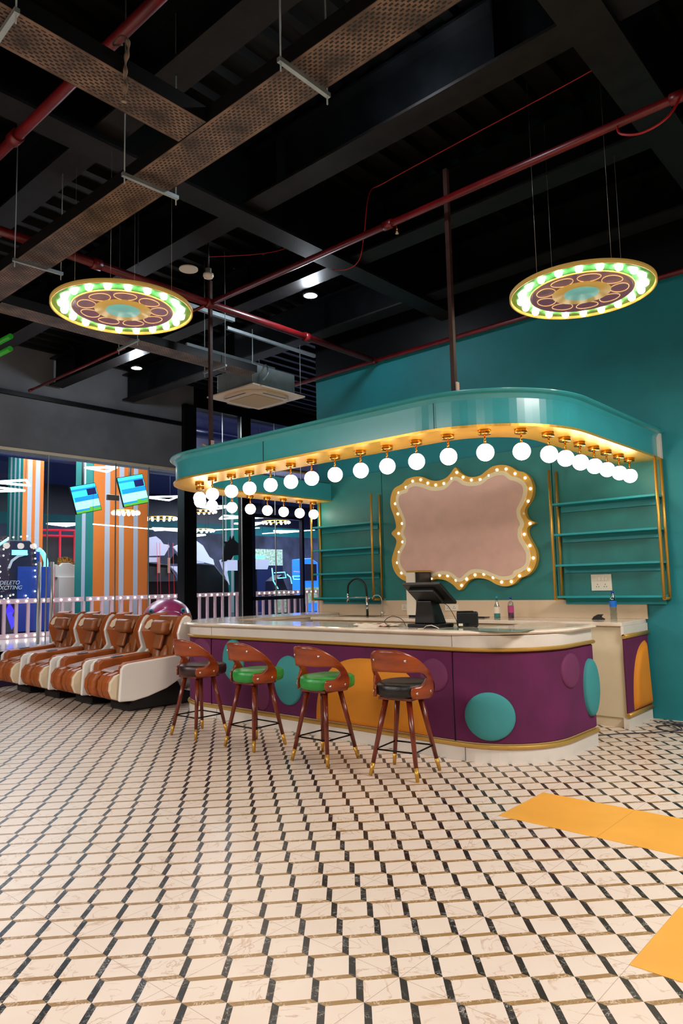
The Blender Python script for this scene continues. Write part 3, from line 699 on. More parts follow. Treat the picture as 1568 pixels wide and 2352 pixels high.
# small curled receipt in front of printer
b = MB(); pr = [(-.10, .004), (-.05, .006), (-.02, .03), (.03, .035), (.07, .02), (.10, .004)]
vs = [(-3.84 + u * .85 + v * .5, 5.52 + u * .5 - v * .85, ZT + z) for u, z in pr for v in (-.03, .03)]
b.add(vs, [(2 * i, 2 * i + 1, 2 * i + 3, 2 * i + 2) for i in range(len(pr) - 1)], 0, True)
o = b.build('receipt', 'paper'); tag(o, 'curled white paper receipt between the till and the printer', 'paper'); o.modifiers.new('s', 'SOLIDIFY').thickness = .003
# tall slim appliance behind the till
t = thing('countertop_dispenser', (-5.66, 7.95, ZB), 'tall slim white-fronted black-sided water dispenser behind the till', 'dispenser')
MB().box((-5.75, 7.80, ZB + .03), (-5.55, 8.09, ZB + .60)).build('side_body', 'black_plastic', t, bevel=.008)
MB().box((-5.752, 7.775, ZB + .03), (-5.605, 7.80, ZB + .60)).build('front_panel', 'white_plastic', t, bevel=.006)
MB().box((-5.752, 7.785, ZB + .60), (-5.55, 8.09, ZB + .625)).build('top_cap', 'gold_trim', t, bevel=.004)
MB().box((-5.74, 7.80, ZB), (-5.56, 8.08, ZB + .03)).build('base', 'black_plastic', t)
# bottles
def bottle(x, y, z0, prof, m, lab, fill=None, fillm=None, capz=None, capr=.014, capm='cap_blue', lab_z=None, labm='label_blue', lr=.03):
    t = thing('bottle', (x, y, z0), lab, 'bottle')
    MB().lathe(prof, (x, y, z0), 20).build('body', m, t)
    if fill: MB().lathe([(0, .004), (fill[0], .004), (fill[0], fill[1]), (0, fill[1])], (x, y, z0), 20).build('liquid', fillm, t)
    MB().lathe([(0, 0), (capr, 0), (capr, .024), (0, .024)], (x, y, z0 + capz), 16).build('cap', capm, t)
    if lab_z: MB().lathe([(lr, lab_z[0]), (lr, lab_z[1])], (x, y, z0), 20).build('paper_label', labm, t)
bottle(-4.47, 7.92, ZB, [(0, 0), (.038, .0), (.04, .01), (.04, .10), (.035, .15), (.016, .20), (.012, .23), (.012, .245)], 'bottle_clear', 'clear spray-shaped cleaner bottle with teal liquid on the back counter', (.036, .06), 'liq_teal', .245, .012, 'eye_teal', (.06, .14), 'white_plastic', .041)
bottle(-4.28, 7.92, ZB, [(0, 0), (.036, .0), (.038, .01), (.038, .16), (.03, .195), (.012, .215), (.012, .24)], 'bottle_clear', 'white and purple liquid soap bottle with dark blue cap on the back counter', (.034, .10), 'liq_purple', .235, .016, 'cap_blue', (.07, .15), 'fish_pink', .039)
bottle(-3.0, 7.86, ZB, [(0, 0), (.033, .0), (.036, .012), (.033, .04), (.037, .07), (.033, .10), (.038, .13), (.036, .16), (.038, .20), (.036, .24), (.018, .285), (.013, .30)], 'bottle_clear', 'clear plastic water bottle with blue label near the end of the back counter', None, None, .295, .016, 'cap_blue', (.15, .215), 'label_blue', .0385)
# crumpled black wrapper
b = MB().prism([(-.07, 0), (.07, 0), (.065, .012), (.03, .03), (.055, .06), (0, .058), (-.045, .035)], (-3.2, 7.9, ZB + .002), (1, 0, 0), (0, 0, 1), (0, .05, .0))
tag(b.build('black_wrapper', 'black_plastic', bevel=.004), 'small crumpled black plastic wrapper left of the water bottle', 'wrapper')
# black tray/cable behind printer
tag(MB().box((-4.9, 7.86, ZB + .003), (-4.62, 8.0, ZB + .012)).box((-4.9, 7.86, ZB + .012), (-4.62, 7.87, ZB + .02)).build('flat_tray', 'black_plastic', bevel=.003), 'thin black tray lying on the back counter left of the teal cleaner bottle', 'tray')
# taps
t = thing('kitchen_faucet', (-6.57, 7.93, ZB), 'chrome kitchen tap with black arched hose at the sink', 'tap')
MB().tube([(-6.57, 7.93, ZB), (-6.57, 7.93, ZB + .28)], .018, 14).tube([(-6.57, 7.93, ZB + .25), (-6.48, 7.90, ZB + .25)], .014).build('body', 'chrome', t)
MB().tube(spline([(-6.57, 7.93, ZB + .28), (-6.60, 7.92, ZB + .46), (-6.74, 7.90, ZB + .54), (-6.87, 7.88, ZB + .46), (-6.89, 7.88, ZB + .33)]), .014, 12).build('hose_arch', 'black_plastic', t)
MB().tube([(-6.89, 7.88, ZB + .33), (-6.89, 7.88, ZB + .20)], [.014, .02], 12).tube([(-6.57, 7.93, ZB + .27), (-6.89, 7.88, ZB + .27)], .006).build('spray_head', 'chrome', t)
t = thing('filter_tap', (-6.30, 7.93, ZB), 'slim brushed drinking-water tap right of the kitchen tap', 'tap')
MB().tube(spline([(-6.30, 7.93, ZB), (-6.30, 7.93, ZB + .22), (-6.34, 7.92, ZB + .29), (-6.41, 7.90, ZB + .29), (-6.44, 7.89, ZB + .24)]), .006, 10).build('spout', 'steel', t)
MB().lathe([(0, 0), (.018, 0), (.018, .06), (.01, .07), (0, .07)], (-6.30, 7.93, ZB), 14).box((-6.30, 7.925, ZB + .05), (-6.25, 7.935, ZB + .058)).build('valve', 'steel', t)
# thin counter wires
for k, (pts, lab) in enumerate((([(-3.86, 5.76, ZT + .24), (-3.80, 5.80, ZT + .2), (-3.76, 5.86, ZT + .08), (-3.75, 5.88, ZT + .01)], 'thin dark blue cable from the till screen down to the printer'),
                    ([(-4.25, 5.72, ZT + .006), (-4.33, 5.76, ZT + .07), (-4.42, 5.72, ZT + .1), (-4.47, 5.66, ZT + .05), (-4.36, 5.6, ZT + .006)], 'loop of thin wire sticking up left of the till'))):
    tag(MB().tube(spline(pts), .0035, 6).build('cable', 'wire'), lab, 'cable')
# cables on the floor by the wall
rnd = random.Random(3)
pts = [(-3.0, 6.9, .006), (-2.75, 7.25, .006), (-2.55, 7.45, .006), (-2.35, 7.75, .006), (-2.45, 8.0, .006), (-2.2, 8.1, .006), (-2.1, 7.8, .006), (-2.4, 7.6, .006), (-2.6, 7.8, .006), (-2.3, 8.05, .012), (-2.0, 7.9, .006), (-1.7, 8.1, .006)]
tag(MB().tube(spline(pts), .005, 6).build('cable', 'wire'), 'dark blue cable from under the counter to the heap of wires by the teal wall', 'cable', 'loose cables on the floor by the wall')
pts = [(-2.6, 8.1, .008)] + [(-2.4 + rnd.uniform(-.25, .9), 7.85 + rnd.uniform(-.2, .25), .008 + .008 * rnd.random()) for _ in range(12)]
tag(MB().tube(spline(pts), .004, 6).build('cable', 'wire'), 'tangle of thin dark wire on the floor in the corner of the teal wall', 'cable', 'loose cables on the floor by the wall')

# ------------------------------------------------------------------ bar stools
def make_stool():
    t = thing('bar_stool', (0, 0, 0), '', 'stool')
    # seat: rounded cushion, squarer towards the front (+y)
    b = MB(); prof = [(0, .625), (.20, .625), (.222, .64), (.228, .68), (.225, .72), (.205, .738), (.12, .745), (0, .745)]
    n = 36; vs = []; fs = []; idx = []
    for r, z in prof:
        if r == 0: idx.append([len(vs)]); vs.append((0, .02, z)); continue
        idx.append(list(range(len(vs), len(vs) + n)))
        for k in range(n):
            a = 2 * PI * k / n; c_, s_ = math.cos(a), math.sin(a)
            e = .75 if s_ > 0 else 1.0; fy_ = 1.2 if s_ > 0 else 1.02
            vs.append((r * math.copysign(abs(c_) ** e, c_), .02 + r * fy_ * math.copysign(abs(s_) ** e, s_), z))
    for A, B_ in zip(idx, idx[1:]):
        for k in range(n):
            k2 = (k + 1) % n
            if len(A) == 1: fs.append((A[0], B_[k2], B_[k]))
            elif len(B_) == 1: fs.append((A[k], A[k2], B_[0]))
            else: fs.append((A[k], A[k2], B_[k2], B_[k]))
    b.add(vs, fs, 0, True); b.build('seat', 'seat_black', t, world=False)
    MB().box((-.15, -.15, .605), (.15, .15, .625)).build('seat_frame', 'wood_leg', t, world=False)
    # bent plywood back: angle 0 = straight back (-y)
    def cyl(th, z, off=0):
        lean = .05 * (max(0, z - .72) / .3)
        rx, ry = .238 + off + lean * .3, .235 + off + lean
        return (math.sin(th) * rx, .02 - math.cos(th) * ry, z)
    def top(d): 
        q = min(1, d / 101); return 1.015 - .29 * (max(0, q - .12) / .88) ** 1.9 if q < 1 else .72
    def lb(d): return .842 - .012 * (d / 70) if d < 58 else .83 - .045 * ((d - 58) / 17) ** 2
    def ptop(d): return .722 if d < 56 else .722 + .063 * ((d - 56) / 19) ** 2
    def pbot(d): return .622 if d < 88 else .622 + .05 * ((d - 88) / 13) ** 2
    b = MB()
    def strip(degs, lo, hi, K, sgn):
        for side, off in ((0, 0.0), (1, .016)):
            vs = [cyl(math.radians(sgn * d), lo(d) + (hi(d) - lo(d)) * j / K, off) for d in degs for j in range(K + 1)]
            fs = [(i * (K + 1) + j, (i + 1) * (K + 1) + j, (i + 1) * (K + 1) + j + 1, i * (K + 1) + j + 1) for i in range(len(degs) - 1) for j in range(K)]
            b.add(vs, fs, 0, True)
        N = len(degs) * (K + 1); o = len(b.v) - 2 * N
        def q(a, c_): b.f.append([o + a, o + c_, o + N + c_, o + N + a]); b.m.append(0); b.sm.append(True)
        for i in range(len(degs) - 1): q(i * (K + 1), (i + 1) * (K + 1)); q(i * (K + 1) + K, (i + 1) * (K + 1) + K)
        return o, N
    def ends(o, N, degs, K, i):
        for j in range(K): b.f.append([o + i * (K + 1) + j, o + i * (K + 1) + j + 1, o + N + i * (K + 1) + j + 1, o + N + i * (K + 1) + j]); b.m.append(0); b.sm.append(False)
    band = [-75 + 3 * i for i in range(51)]
    o, N = strip(band, lambda d: lb(abs(d)), lambda d: top(abs(d)), 6, 1)
    for sgn in (-1, 1):
        pads = [40, 41, 43, 46, 50, 54, 58, 62, 66, 70, 72, 75]
        pin = lambda d, a: a if d > 46 else (.672 + (a - .672) * math.sqrt(max(0, 1 - ((46 - d) / 6) ** 2)))
        o, N = strip(pads, lambda d: pin(d, pbot(d)), lambda d: pin(d, ptop(d)), 4, sgn); ends(o, N, pads, 4, 0)
        arm = [75, 78, 81, 84, 87, 90, 93, 96, 99, 101]
        o, N = strip(arm, pbot, top, 6, sgn); ends(o, N, arm, 6, len(arm) - 1)
    b.build('backrest', 'wood', t, world=False)
    b = MB()
    for dg, z in ((-33, .93), (33, .93), (52, .668), (-52, .668), (86, .675), (-86, .675)):
        p = Vector(cyl(math.radians(dg), z, .017)); d = Vector((p.x, p.y - .02, 0)).normalized(); r = d.to_track_quat('Z', 'Y').to_matrix()
        b.lathe([(.011, 0), (.010, .004), (0, .006)], p, 12, rot=r)
    b.build('bolt', 'chrome', t, world=False)
    for sx in (-1, 1):
        for sy in (-1, 1):
            a = Vector((sx * .105, sy * .10, .61)); e = Vector((sx * .212, sy * .203, .0))
            m1 = a.lerp(e, .83)
            lg = MB().tube([a, m1], [.024, .0175], 14).build('leg', 'wood_leg', t, world=False)
            MB().tube([m1, e + Vector((0, 0, .008))], [.018, .0145], 14).tube([e + Vector((0, 0, .008)), e], [.012, .011], 12).build('brass_tip', 'gold_paint', lg, world=False)
    c = [(sx * .178, sy * .17) for sx, sy in ((-1, -1), (1, -1), (1, 1), (-1, 1))]; z = .21
    b = MB()
    for i in range(4): b.tube([(c[i][0], c[i][1], z), (c[(i + 1) % 4][0], c[(i + 1) % 4][1], z)], .007, 8)
    b.build('footrest', 'black_metal', t, world=False)
    return t
st = make_stool()
SP = [(-3.61, 4.79, 9, 'seat_black', 'wooden bar stool with a black seat, rightmost of the four at the counter'),
      (-4.455, 4.735, 1, 'seat_green', 'wooden bar stool with green seat standing before the mustard pad'),
      (-5.383, 4.73, 0, 'seat_green', 'wooden bar stool with green seat standing next to the brown-seated stool'),
      (-6.28, 4.735, 0, 'seat_brown', 'wooden bar stool with dark brown seat nearest the massage chairs')]
for k, (x, y, r, m, lab) in enumerate(SP):
    s = st if k == 0 else dup(st, (x, y, 0))
    s.location = (x, y, 0); s.rotation_euler = (0, 0, math.radians(r)); s['label'] = lab; s['group'] = 'bar stools in front of the counter'
    if k:
        se = kid(s, 'seat'); se.data = se.data.copy(); se.data.materials[0] = M[m]

# ------------------------------------------------------------------ massage chairs
def make_massage():
    t = thing('massage_chair', (0, 0, 0), '', 'massage chair')
    side = [(.05, .165), (.075, .56), (.11, .605), (.17, .622), (.50, .645), (.85, .668), (.92, .74), (.89, .86), (.875, .95), (.91, 1.06), (.96, 1.15), (1.01, 1.185), (1.07, 1.16), (1.12, 1.08), (1.13, .92), (1.09, .70), (1.02, .50), (.92, .36), (.72, .26), (.45, .185), (.25, .155)]
    for sx in (-1, 1):
        MB().prism(side, (sx * .385, 0, 0), (0, 1, 0), (0, 0, 1), (sx * .05, 0, 0)).build('side_shell', 'shell_white', t, world=False, bevel=.02, seg=4)
        # leather-lined inner arm and wing
        MB().prism([(.085, .30), (.11, .585), (.17, .63), (.52, .655), (.88, .68), (.88, .36)], (sx * .27, 0, 0), (0, 1, 0), (0, 0, 1), (sx * .145 if sx < 0 else .125, 0, 0)).build('armrest', 'leather', t, world=False, bevel=.025, seg=3)
        lv = [(.60, .92), (.70, .88), (.84, .84), (.96, .80), (1.05, .83), (1.13, .885), (1.18, .94), (1.205, 1.0)]
        q = MB(); vs = []
        for z, yf in lv:
            k_ = 0 if z < 1.19 else .03
            ox = .42 if sx < 0 else .395
            vs += [(sx * ox, yf + .005, z), (sx * .32, yf + .06, z), (sx * (.20 + k_), yf + .16, z), (sx * (.20 + k_), 1.10 - k_, z), (sx * ox, 1.10 - k_, z)]
        q.add(vs, [(i * 5 + j, i * 5 + (j + 1) % 5, i * 5 + 5 + (j + 1) % 5, i * 5 + 5 + j) for i in range(len(lv) - 1) for j in range(5)] + [(4, 3, 2, 1, 0), tuple(range(len(vs) - 5, len(vs)))])
        q.build('backrest_wing', 'leather', t, world=False, bevel=.022, seg=3)
        # logo plate on the wing
        lp = [(-.05, -.02), (-.02, -.06), (.03, -.05), (.05, .01), (.03, .05), (-.02, .04)]
        MB().prism(lp, (sx * .285, .865, 1.06), (sx * -.6, .8, .5), (0, .1, 1), (sx * .012, -.016, 0)).build('speaker_badge', 'shell_cream', t, world=False, bevel=.004)
        if sx > 0: MB().prism([(.0, .20), (-.04, .30), (-.03, .40), (.03, .475), (.13, .505), (.26, .50), (.26, .17), (.10, .165)], (.305, 0, 0), (0, 1, 0), (0, 0, 1), (.055, 0, 0)).build('calf_cover', 'shell_cream', t, world=False, bevel=.014, seg=4)
    MB().prism([(.82, .38), (.99, 1.18), (1.06, 1.17), (1.06, .40)], (-.26, 0, 0), (0, 1, 0), (0, 0, 1), (.52, 0, 0)).build('backrest', 'leather2', t, world=False, bevel=.03, seg=3)
    MB().box((-.27, .14, .33), (.27, .86, .42)).build('seat_cushion', 'leather2', t, world=False, bevel=.03, seg=3)
    MB().prism([(.08, .50), (.12, .525), (.33, .56), (.55, .50), (.55, .44), (.12, .48)], (-.15, 0, 0), (0, 1, 0), (0, 0, 1), (.33, 0, 0)).build('seat_flap', 'leather2', t, world=False, bevel=.01, seg=3)
    # lumbar pleats
    for sx in (-1, 1):
        b = MB().ball((sx * .10, .86, .60), .1, 16, sx=.9, sy=.5, sz=1.9, rot=Matrix.Rotation(-.2, 3, 'X')); b.build('lumbar_pad', 'leather2', t, world=False)
    Rp = Matrix.Rotation(-.2, 3, 'X')
    b = MB().cbox((0, .875, 1.02), (.18, .075, .095), Rp); b.build('head_pillow', 'leather2', t, world=False, bevel=.055, seg=5)
    MB().cbox((0, .84, .83), (.095, .022, .10), Matrix.Rotation(-.3, 3, 'X')).build('pillow_flap', 'leather2', t, world=False, bevel=.02, seg=3)
    for xa, xb in ((-.385, -.10), (-.01, .30)):
        MB().prism([(-.01, .20), (-.045, .30), (-.035, .40), (.02, .475), (.13, .51), (.27, .50), (.27, .18), (.10, .16)], (xa, 0, 0), (0, 1, 0), (0, 0, 1), (xb - xa, 0, 0)).build('calf_pad', 'leather', t, world=False, bevel=.05, seg=6)
        MB().prism([(-.02, .20), (-.056, .30), (-.045, .41), (.012, .485), (.12, .515), (.12, .50), (.02, .46), (-.03, .39), (-.04, .30), (-.005, .21)], ((xa + xb) / 2 - .006, 0, 0), (0, 1, 0), (0, 0, 1), (.012, 0, 0)).build('seam_piping', 'leather2', t, world=False, bevel=.004)
    # control panel on the viewer's-left arm
    MB().cbox((-.325, .40, .645), (.032, .075, .012), Matrix.Rotation(.07, 3, 'X')).build('control_panel', 'ui_dark', t, world=False, bevel=.004)
    b = MB()
    for i in range(2):
        for j in range(5): b.box((-.345 + i * .025, .345 + j * .025, .656), (-.33 + i * .025, .36 + j * .025, .663))
    b.build('control_button', 'stripe_white', t, world=False)
    MB().prism([(.27, 0), (.27, .10), (.33, .16), (.70, .22), (.92, .36), (1.0, .30), (1.05, .20), (1.42, .09), (1.45, 0)], (-.25, 0, 0), (0, 1, 0), (0, 0, 1), (.5, 0, 0)).build('base', 'black_plastic', t, world=False, bevel=.02)
    return t
mc = make_massage()
ML = ['tan and white massage chair nearest the bar stools', 'tan and white massage chair second from the bar counter', 'tan and white massage chair third from the bar counter', 'tan and white massage chair farthest from the bar counter']
for k in range(4):
    x = -8.43 - .92 * k
    c = mc if k == 0 else dup(mc, (x, 4.80, 0))
    c.location = (x, 4.80, 0); c.rotation_euler = (0, 0, math.radians(-4)); c['label'] = ML[k]; c['group'] = 'row of massage chairs'

# ------------------------------------------------------------------ pink fish ride
fx, fy = -9.6, 6.62
t = thing('fish_ride', (fx, fy, 0), 'glossy pink fish-shaped kiddie ride with open mouth behind the massage chairs', 'kiddie ride', rz=math.atan2(fx, -fy) + 0)
ang = math.atan2(fx, -fy)
t.rotation_euler = (0, 0, math.atan2(-fx, fy) + PI - PI)
# local -y faces the camera
t.rotation_euler = (0, 0, math.atan2(-fx, fy))
MB().ball((0, .25, 1.0), .40, 32, sx=1, sy=1.5, sz=.98).build('body', 'fish_pink', t, world=False)
MB().lathe([(0, 0), (.45, 0), (.45, .12), (.30, .2), (.25, .7), (0, .7)], (0, .25, 0), 24).build('base', 'fish_white', t, world=False)
b = MB().ball((0, -.18, .97), .3, 24, sx=.85, sy=.8, sz=.9); b.ball((0, -.28, 1.12), .2, 20, sx=1.15, sy=.9, sz=.45); b.build('snout', 'fish_pink', t, world=False)
MB().ball((0, -.38, 1.0), .16, 20, sx=1.15, sy=.45, sz=.62).build('mouth', 'fish_mouth', t, world=False)
for sx in (-1, 1):
    e = MB().ball((sx * .24, -.235, 1.20), .036, 16, sy=.6).build('eye', 'eye_teal', t, world=False)
    MB().ball((sx * .242, -.258, 1.20), .018, 12, sy=.6).build('pupil', 'fish_mouth', e, world=False)
    MB().prism([(0, 0), (.25, .02), (.32, -.1), (.1, -.14)], (sx * .35, .2, .9), (sx * 1, .3, 0), (0, 0, 1), (0, .05, 0)).build('fin', 'fish_pink', t, world=False, bevel=.015)

# ------------------------------------------------------------------ ring lamps with flower
def make_disc():
    t = thing('ring_lamp', (0, 0, 0), '', 'lamp')
    R = .60
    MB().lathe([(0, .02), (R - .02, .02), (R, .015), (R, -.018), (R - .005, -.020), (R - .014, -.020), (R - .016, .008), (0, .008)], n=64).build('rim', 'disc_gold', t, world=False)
    MB().lathe([(.40, .006), (R - .016, .006), (R - .016, .004), (.40, .004)], n=64).build('green_ring', 'disc_green', t, world=False)
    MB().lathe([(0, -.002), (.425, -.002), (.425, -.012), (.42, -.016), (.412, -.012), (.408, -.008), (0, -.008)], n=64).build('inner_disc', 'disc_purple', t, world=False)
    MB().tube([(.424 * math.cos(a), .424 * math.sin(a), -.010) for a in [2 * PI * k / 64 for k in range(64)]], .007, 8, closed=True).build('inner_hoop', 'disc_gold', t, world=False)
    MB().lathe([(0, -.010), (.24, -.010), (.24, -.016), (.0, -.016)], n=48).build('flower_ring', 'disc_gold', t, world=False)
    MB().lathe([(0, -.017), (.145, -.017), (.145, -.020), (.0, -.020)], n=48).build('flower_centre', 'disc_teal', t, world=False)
    for k in range(9):
        a = 2 * PI * (k + .3) / 9; pts = []
        for i in range(28):
            q = 2 * PI * i / 28; u = .305 + .075 * math.cos(q); v = .092 * math.sin(q) * (1 + .15 * math.cos(q))
            pts.append((u * math.cos(a) - v * math.sin(a), u * math.sin(a) + v * math.cos(a), -.012))
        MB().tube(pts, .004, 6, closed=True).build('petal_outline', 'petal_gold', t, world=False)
    for k in range(20):
        a = 2 * PI * (k + .5) / 20; x, y = .506 * math.cos(a), .506 * math.sin(a)
        MB().ball((x, y, -.010), .031, 16).build('bulb', 'disc_bulb', t, world=False)
    for k in range(4):
        a = PI / 4 + PI / 2 * k; MB().tube([(.42 * math.cos(a), .42 * math.sin(a), .05), (.42 * math.cos(a), .42 * math.sin(a), 1.85)], .0013, 5).build('suspension_wire', 'steel', t, world=False)
    return t
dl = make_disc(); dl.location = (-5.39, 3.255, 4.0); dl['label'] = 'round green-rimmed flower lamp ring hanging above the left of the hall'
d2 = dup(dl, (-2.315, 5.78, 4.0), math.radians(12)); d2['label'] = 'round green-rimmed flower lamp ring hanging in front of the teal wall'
for d_ in (dl, d2): d_['group'] = 'flower ring lamps'

# ------------------------------------------------------------------ cable trays (object space: x along tray, y across)
def tray(cx, cy, L, rz, lab, z=4.4, w=.285, h=.10):
    t = thing('cable_tray', (cx, cy, z), lab, 'cable tray', 'perforated cable trays', rz=rz)
    MB().box((-L / 2, -w / 2, 0), (L / 2, w / 2, .004)).build('perforated_floor', 'tray', t, world=False)
    for s_ in (-1, 1): MB().box((-L / 2, s_ * w / 2 - .002, .0), (L / 2, s_ * w / 2 + .002, h)).build('side_rail', 'tray_side', t, world=False)
    return t
tray(-4.5, 2.70, 15.5, 0, 'long perforated brown cable tray crossing the ceiling above the hall')
tray(-3.44, .20, 4.7, PI / 2, 'short perforated cable tray joining the long tray at upper left', w=.285)
tray(-7.10, 4.54, 3.35, PI / 2, 'perforated cable tray running from the long tray to the air conditioner')
def hanger(p0, p1, zt, lab, rods=(0, 1)):
    t = thing('strut_hanger', ((p0[0] + p1[0]) / 2, (p0[1] + p1[1]) / 2, 4.36), lab, 'bracket', 'strut brackets under the cable trays')
    a, b_ = Vector((*p0, 4.36)), Vector((*p1, 4.36)); d = (b_ - a).normalized(); ang_ = math.atan2(d.y, d.x)
    MB().cbox((a + b_) / 2, ((b_ - a).length / 2, .013, .013), Matrix.Rotation(ang_, 3, 'Z')).build('channel', 'galv', t)
    for r in rods:
        p = a.lerp(b_, .04 + .92 * r); MB().tube([(p.x, p.y, 4.30), (p.x, p.y, zt)], .005, 6).build('threaded_rod', 'galv', t)
hanger((-4.10, 2.46), (-4.08, 2.90), 5.9, 'metal strut under the long cable tray, above the left ring lamp')
hanger((-2.555, 2.46), (-2.555, 2.86), 5.9, 'metal strut under the long cable tray near the top of the picture')
hanger((-5.88, 2.50), (-5.85, 2.93), 5.9, 'metal strut under the long cable tray left of the left ring lamp')
hanger((-7.32, 4.36), (-6.86, 4.34), 5.9, 'metal strut under the tray just below the left ring lamp')
hanger((-7.36, 5.64), (-6.90, 5.64), 5.9, 'metal strut under the tray end beside the air conditioner')
hanger((-3.64, 1.39), (-3.24, 1.37), 5.9, 'slotted metal strut under the short tray in the upper left corner')
# rag strip
DX, DY = -.09, .19
b = MB(); pts = [(-3.20, 1.80, 4.62), (-3.19, 1.81, 4.56), (-3.20, 1.80, 4.48), (-3.205, 1.80, 4.40), (-3.20, 1.80, 4.32), (-3.215, 1.80, 4.24)]
pts = [(a + DX, c_ + DY, z) for a, c_, z in pts]
b.tube(spline(pts), [.006 + .010 * math.sin(i * .35) ** 2 for i in range(len(spline(pts)))], 6)
b.tube(spline([(-3.20, 1.80, 4.62), (-3.26, 1.80, 4.66), (-3.30, 1.78, 4.62), (-3.22, 1.79, 4.58)]), .006, 6); b.v = b.v[:len(spline(pts)) * 6] + [(a + DX, c_ + DY, z) for a, c_, z in b.v[len(spline(pts)) * 6:]]
tag(b.build('cloth_strip', 'rag'), 'pale torn strip of cloth dangling over the upper left cable tray', 'cloth strip')

# ------------------------------------------------------------------ red sprinkler pipes
def pipe(pts, r, lab, name='sprinkler_pipe', joints=()):
    t = thing(name, pts[0], lab, 'pipe', 'red sprinkler pipes')
    MB().tube(pts, r, 14).build('pipe_run', 'red_pipe', t)
    for j in joints:
        a, b_ = Vector(pts[0]), Vector(pts[-1]); p = a.lerp(b_, j); d = (b_ - a).normalized() * .05
        MB().tube([p - d, p + d], r * 1.35, 14).build('coupling', 'red_pipe', t)
    return t
pipe([(3, 5.12, 4.9), (-6.50, 5.08, 4.9)], .032, 'red sprinkler pipe crossing the ceiling above the canopy', joints=(.2, .45, .72))
pipe([(-6.51, 1.2, 4.9), (-6.51, 8.1, 4.9)], .045, 'thick red sprinkler pipe running past the left ring lamp to the teal wall', joints=(.35, .56, .8))
pipe([(3, 8.17, 4.93), (-8.2, 8.17, 4.88)], .032, 'red sprinkler pipe along the top edge of the teal wall', joints=(.3, .6, .85))
pipe([(3, 2.14, 4.9), (-9.0, 2.14, 4.9)], .038, 'dark red pipe behind the cable trays at upper left', joints=(.5, .67))
pipe([(-8.6, 5.22, 4.9), (-11.6, 5.26, 4.9)], .02, 'thin red pipe under the far left ceiling beam', joints=(.98,))
pipe([(-6.5, 5.0, 4.85), (-8.0, 5.0, 4.85)], .018, 'thin red branch pipe left of the thick pipe')
# pendant sprinkler
t = thing('sprinkler', (-3.76, 5.12, 4.80), 'small brass sprinkler head under the red ceiling pipe', 'sprinkler')
MB().tube([(-3.76, 5.12, 4.87), (-3.76, 5.12, 4.80)], [.014, .010], 8).build('stem', 'brass', t); MB().lathe([(0, 0), (.018, 0), (.018, .004), (0, .004)], (-3.76, 5.12, 4.795), 12).build('deflector', 'steel', t)
# red alarm cables
tag(MB().tube(spline([(-1.80, 5.3, 5.62), (-1.96, 5.35, 5.6), (-3.2, 5.38, 5.58), (-4.10, 5.40, 5.56), (-4.22, 5.3, 5.45), (-4.22, 5.2, 5.0), (-4.29, 5.2, 4.75), (-4.45, 5.2, 4.70), (-4.65, 5.2, 4.76)]), .005, 6).build('red_cable', 'red_cable'), 'thin red cable running over the deck and drooping above the canopy', 'cable', 'red alarm cables')
tag(MB().tube(spline([(-5.33, 5.85, 5.85), (-6.0, 5.8, 5.65), (-6.45, 5.0, 5.43)]), .005, 6).build('red_cable', 'red_cable'), 'thin red cable leading to the smoke detector', 'cable', 'red alarm cables')
tag(MB().tube(spline([(-1.70, 5.1, 4.9), (-1.66, 5.05, 4.78), (-1.5, 5.02, 4.70), (-1.32, 5.02, 4.74), (-1.22, 5.1, 4.95)]), .009, 8).build('red_cable', 'red_cable'), 'loop of red cable below the pipe at the right edge', 'cable', 'red alarm cables')
# smoke detector & hatch plate
t = thing('smoke_detector', (-6.33, 4.92, 5.1), 'round cream smoke detector hanging by the deck right of the left ring lamp', 'detector')
MB().lathe([(0, .12), (.035, .12), (.035, .06), (.06, .055), (.062, .03), (.05, .01), (.03, 0), (0, 0)], (-6.33, 4.92, 5.1), 24).build('housing', 'white_plastic', t)
MB().tube([(-6.33, 4.92, 5.22), (-6.33, 4.92, 5.88)], .01, 6).build('drop_rod', 'beam_blk', t)
tag(MB().prism([(.11 * math.cos(a), .11 * math.sin(a)) for a in [2 * PI * i / 24 for i in range(24)]], (-6.60, 4.84, 5.27), (1, 0, 0), (0, 1, 0), (0, 0, .012)).build('ceiling_disc', 'white_plastic'), 'pale round plate beside the ceiling beam, left of the smoke detector', 'plate')
# downlights
for (x, y, z, lab) in ((-6.08, 6.36, 5.25, 'round bright downlight above the canopy, left of the brown pole'), (-10.26, 6.46, 5.25, 'round bright downlight on the far left, below the left ring lamp')):
    t = thing('downlight', (x, y, z), lab, 'lamp', 'round ceiling downlights')
    MB().lathe([(0, .08), (.09, .08), (.10, .0), (.085, 0), (.085, .01)], (x, y, z), 24).build('can', 'beam_blk', t)
    MB().lathe([(0, .006), (.085, .006), (.085, .002), (0, .002)], (x, y, z), 24).build('lens', 'lamp_cool', t)
    MB().tube([(x, y, z + .08), (x, y, 5.9)], .008, 6).build('rod', 'beam_blk', t)
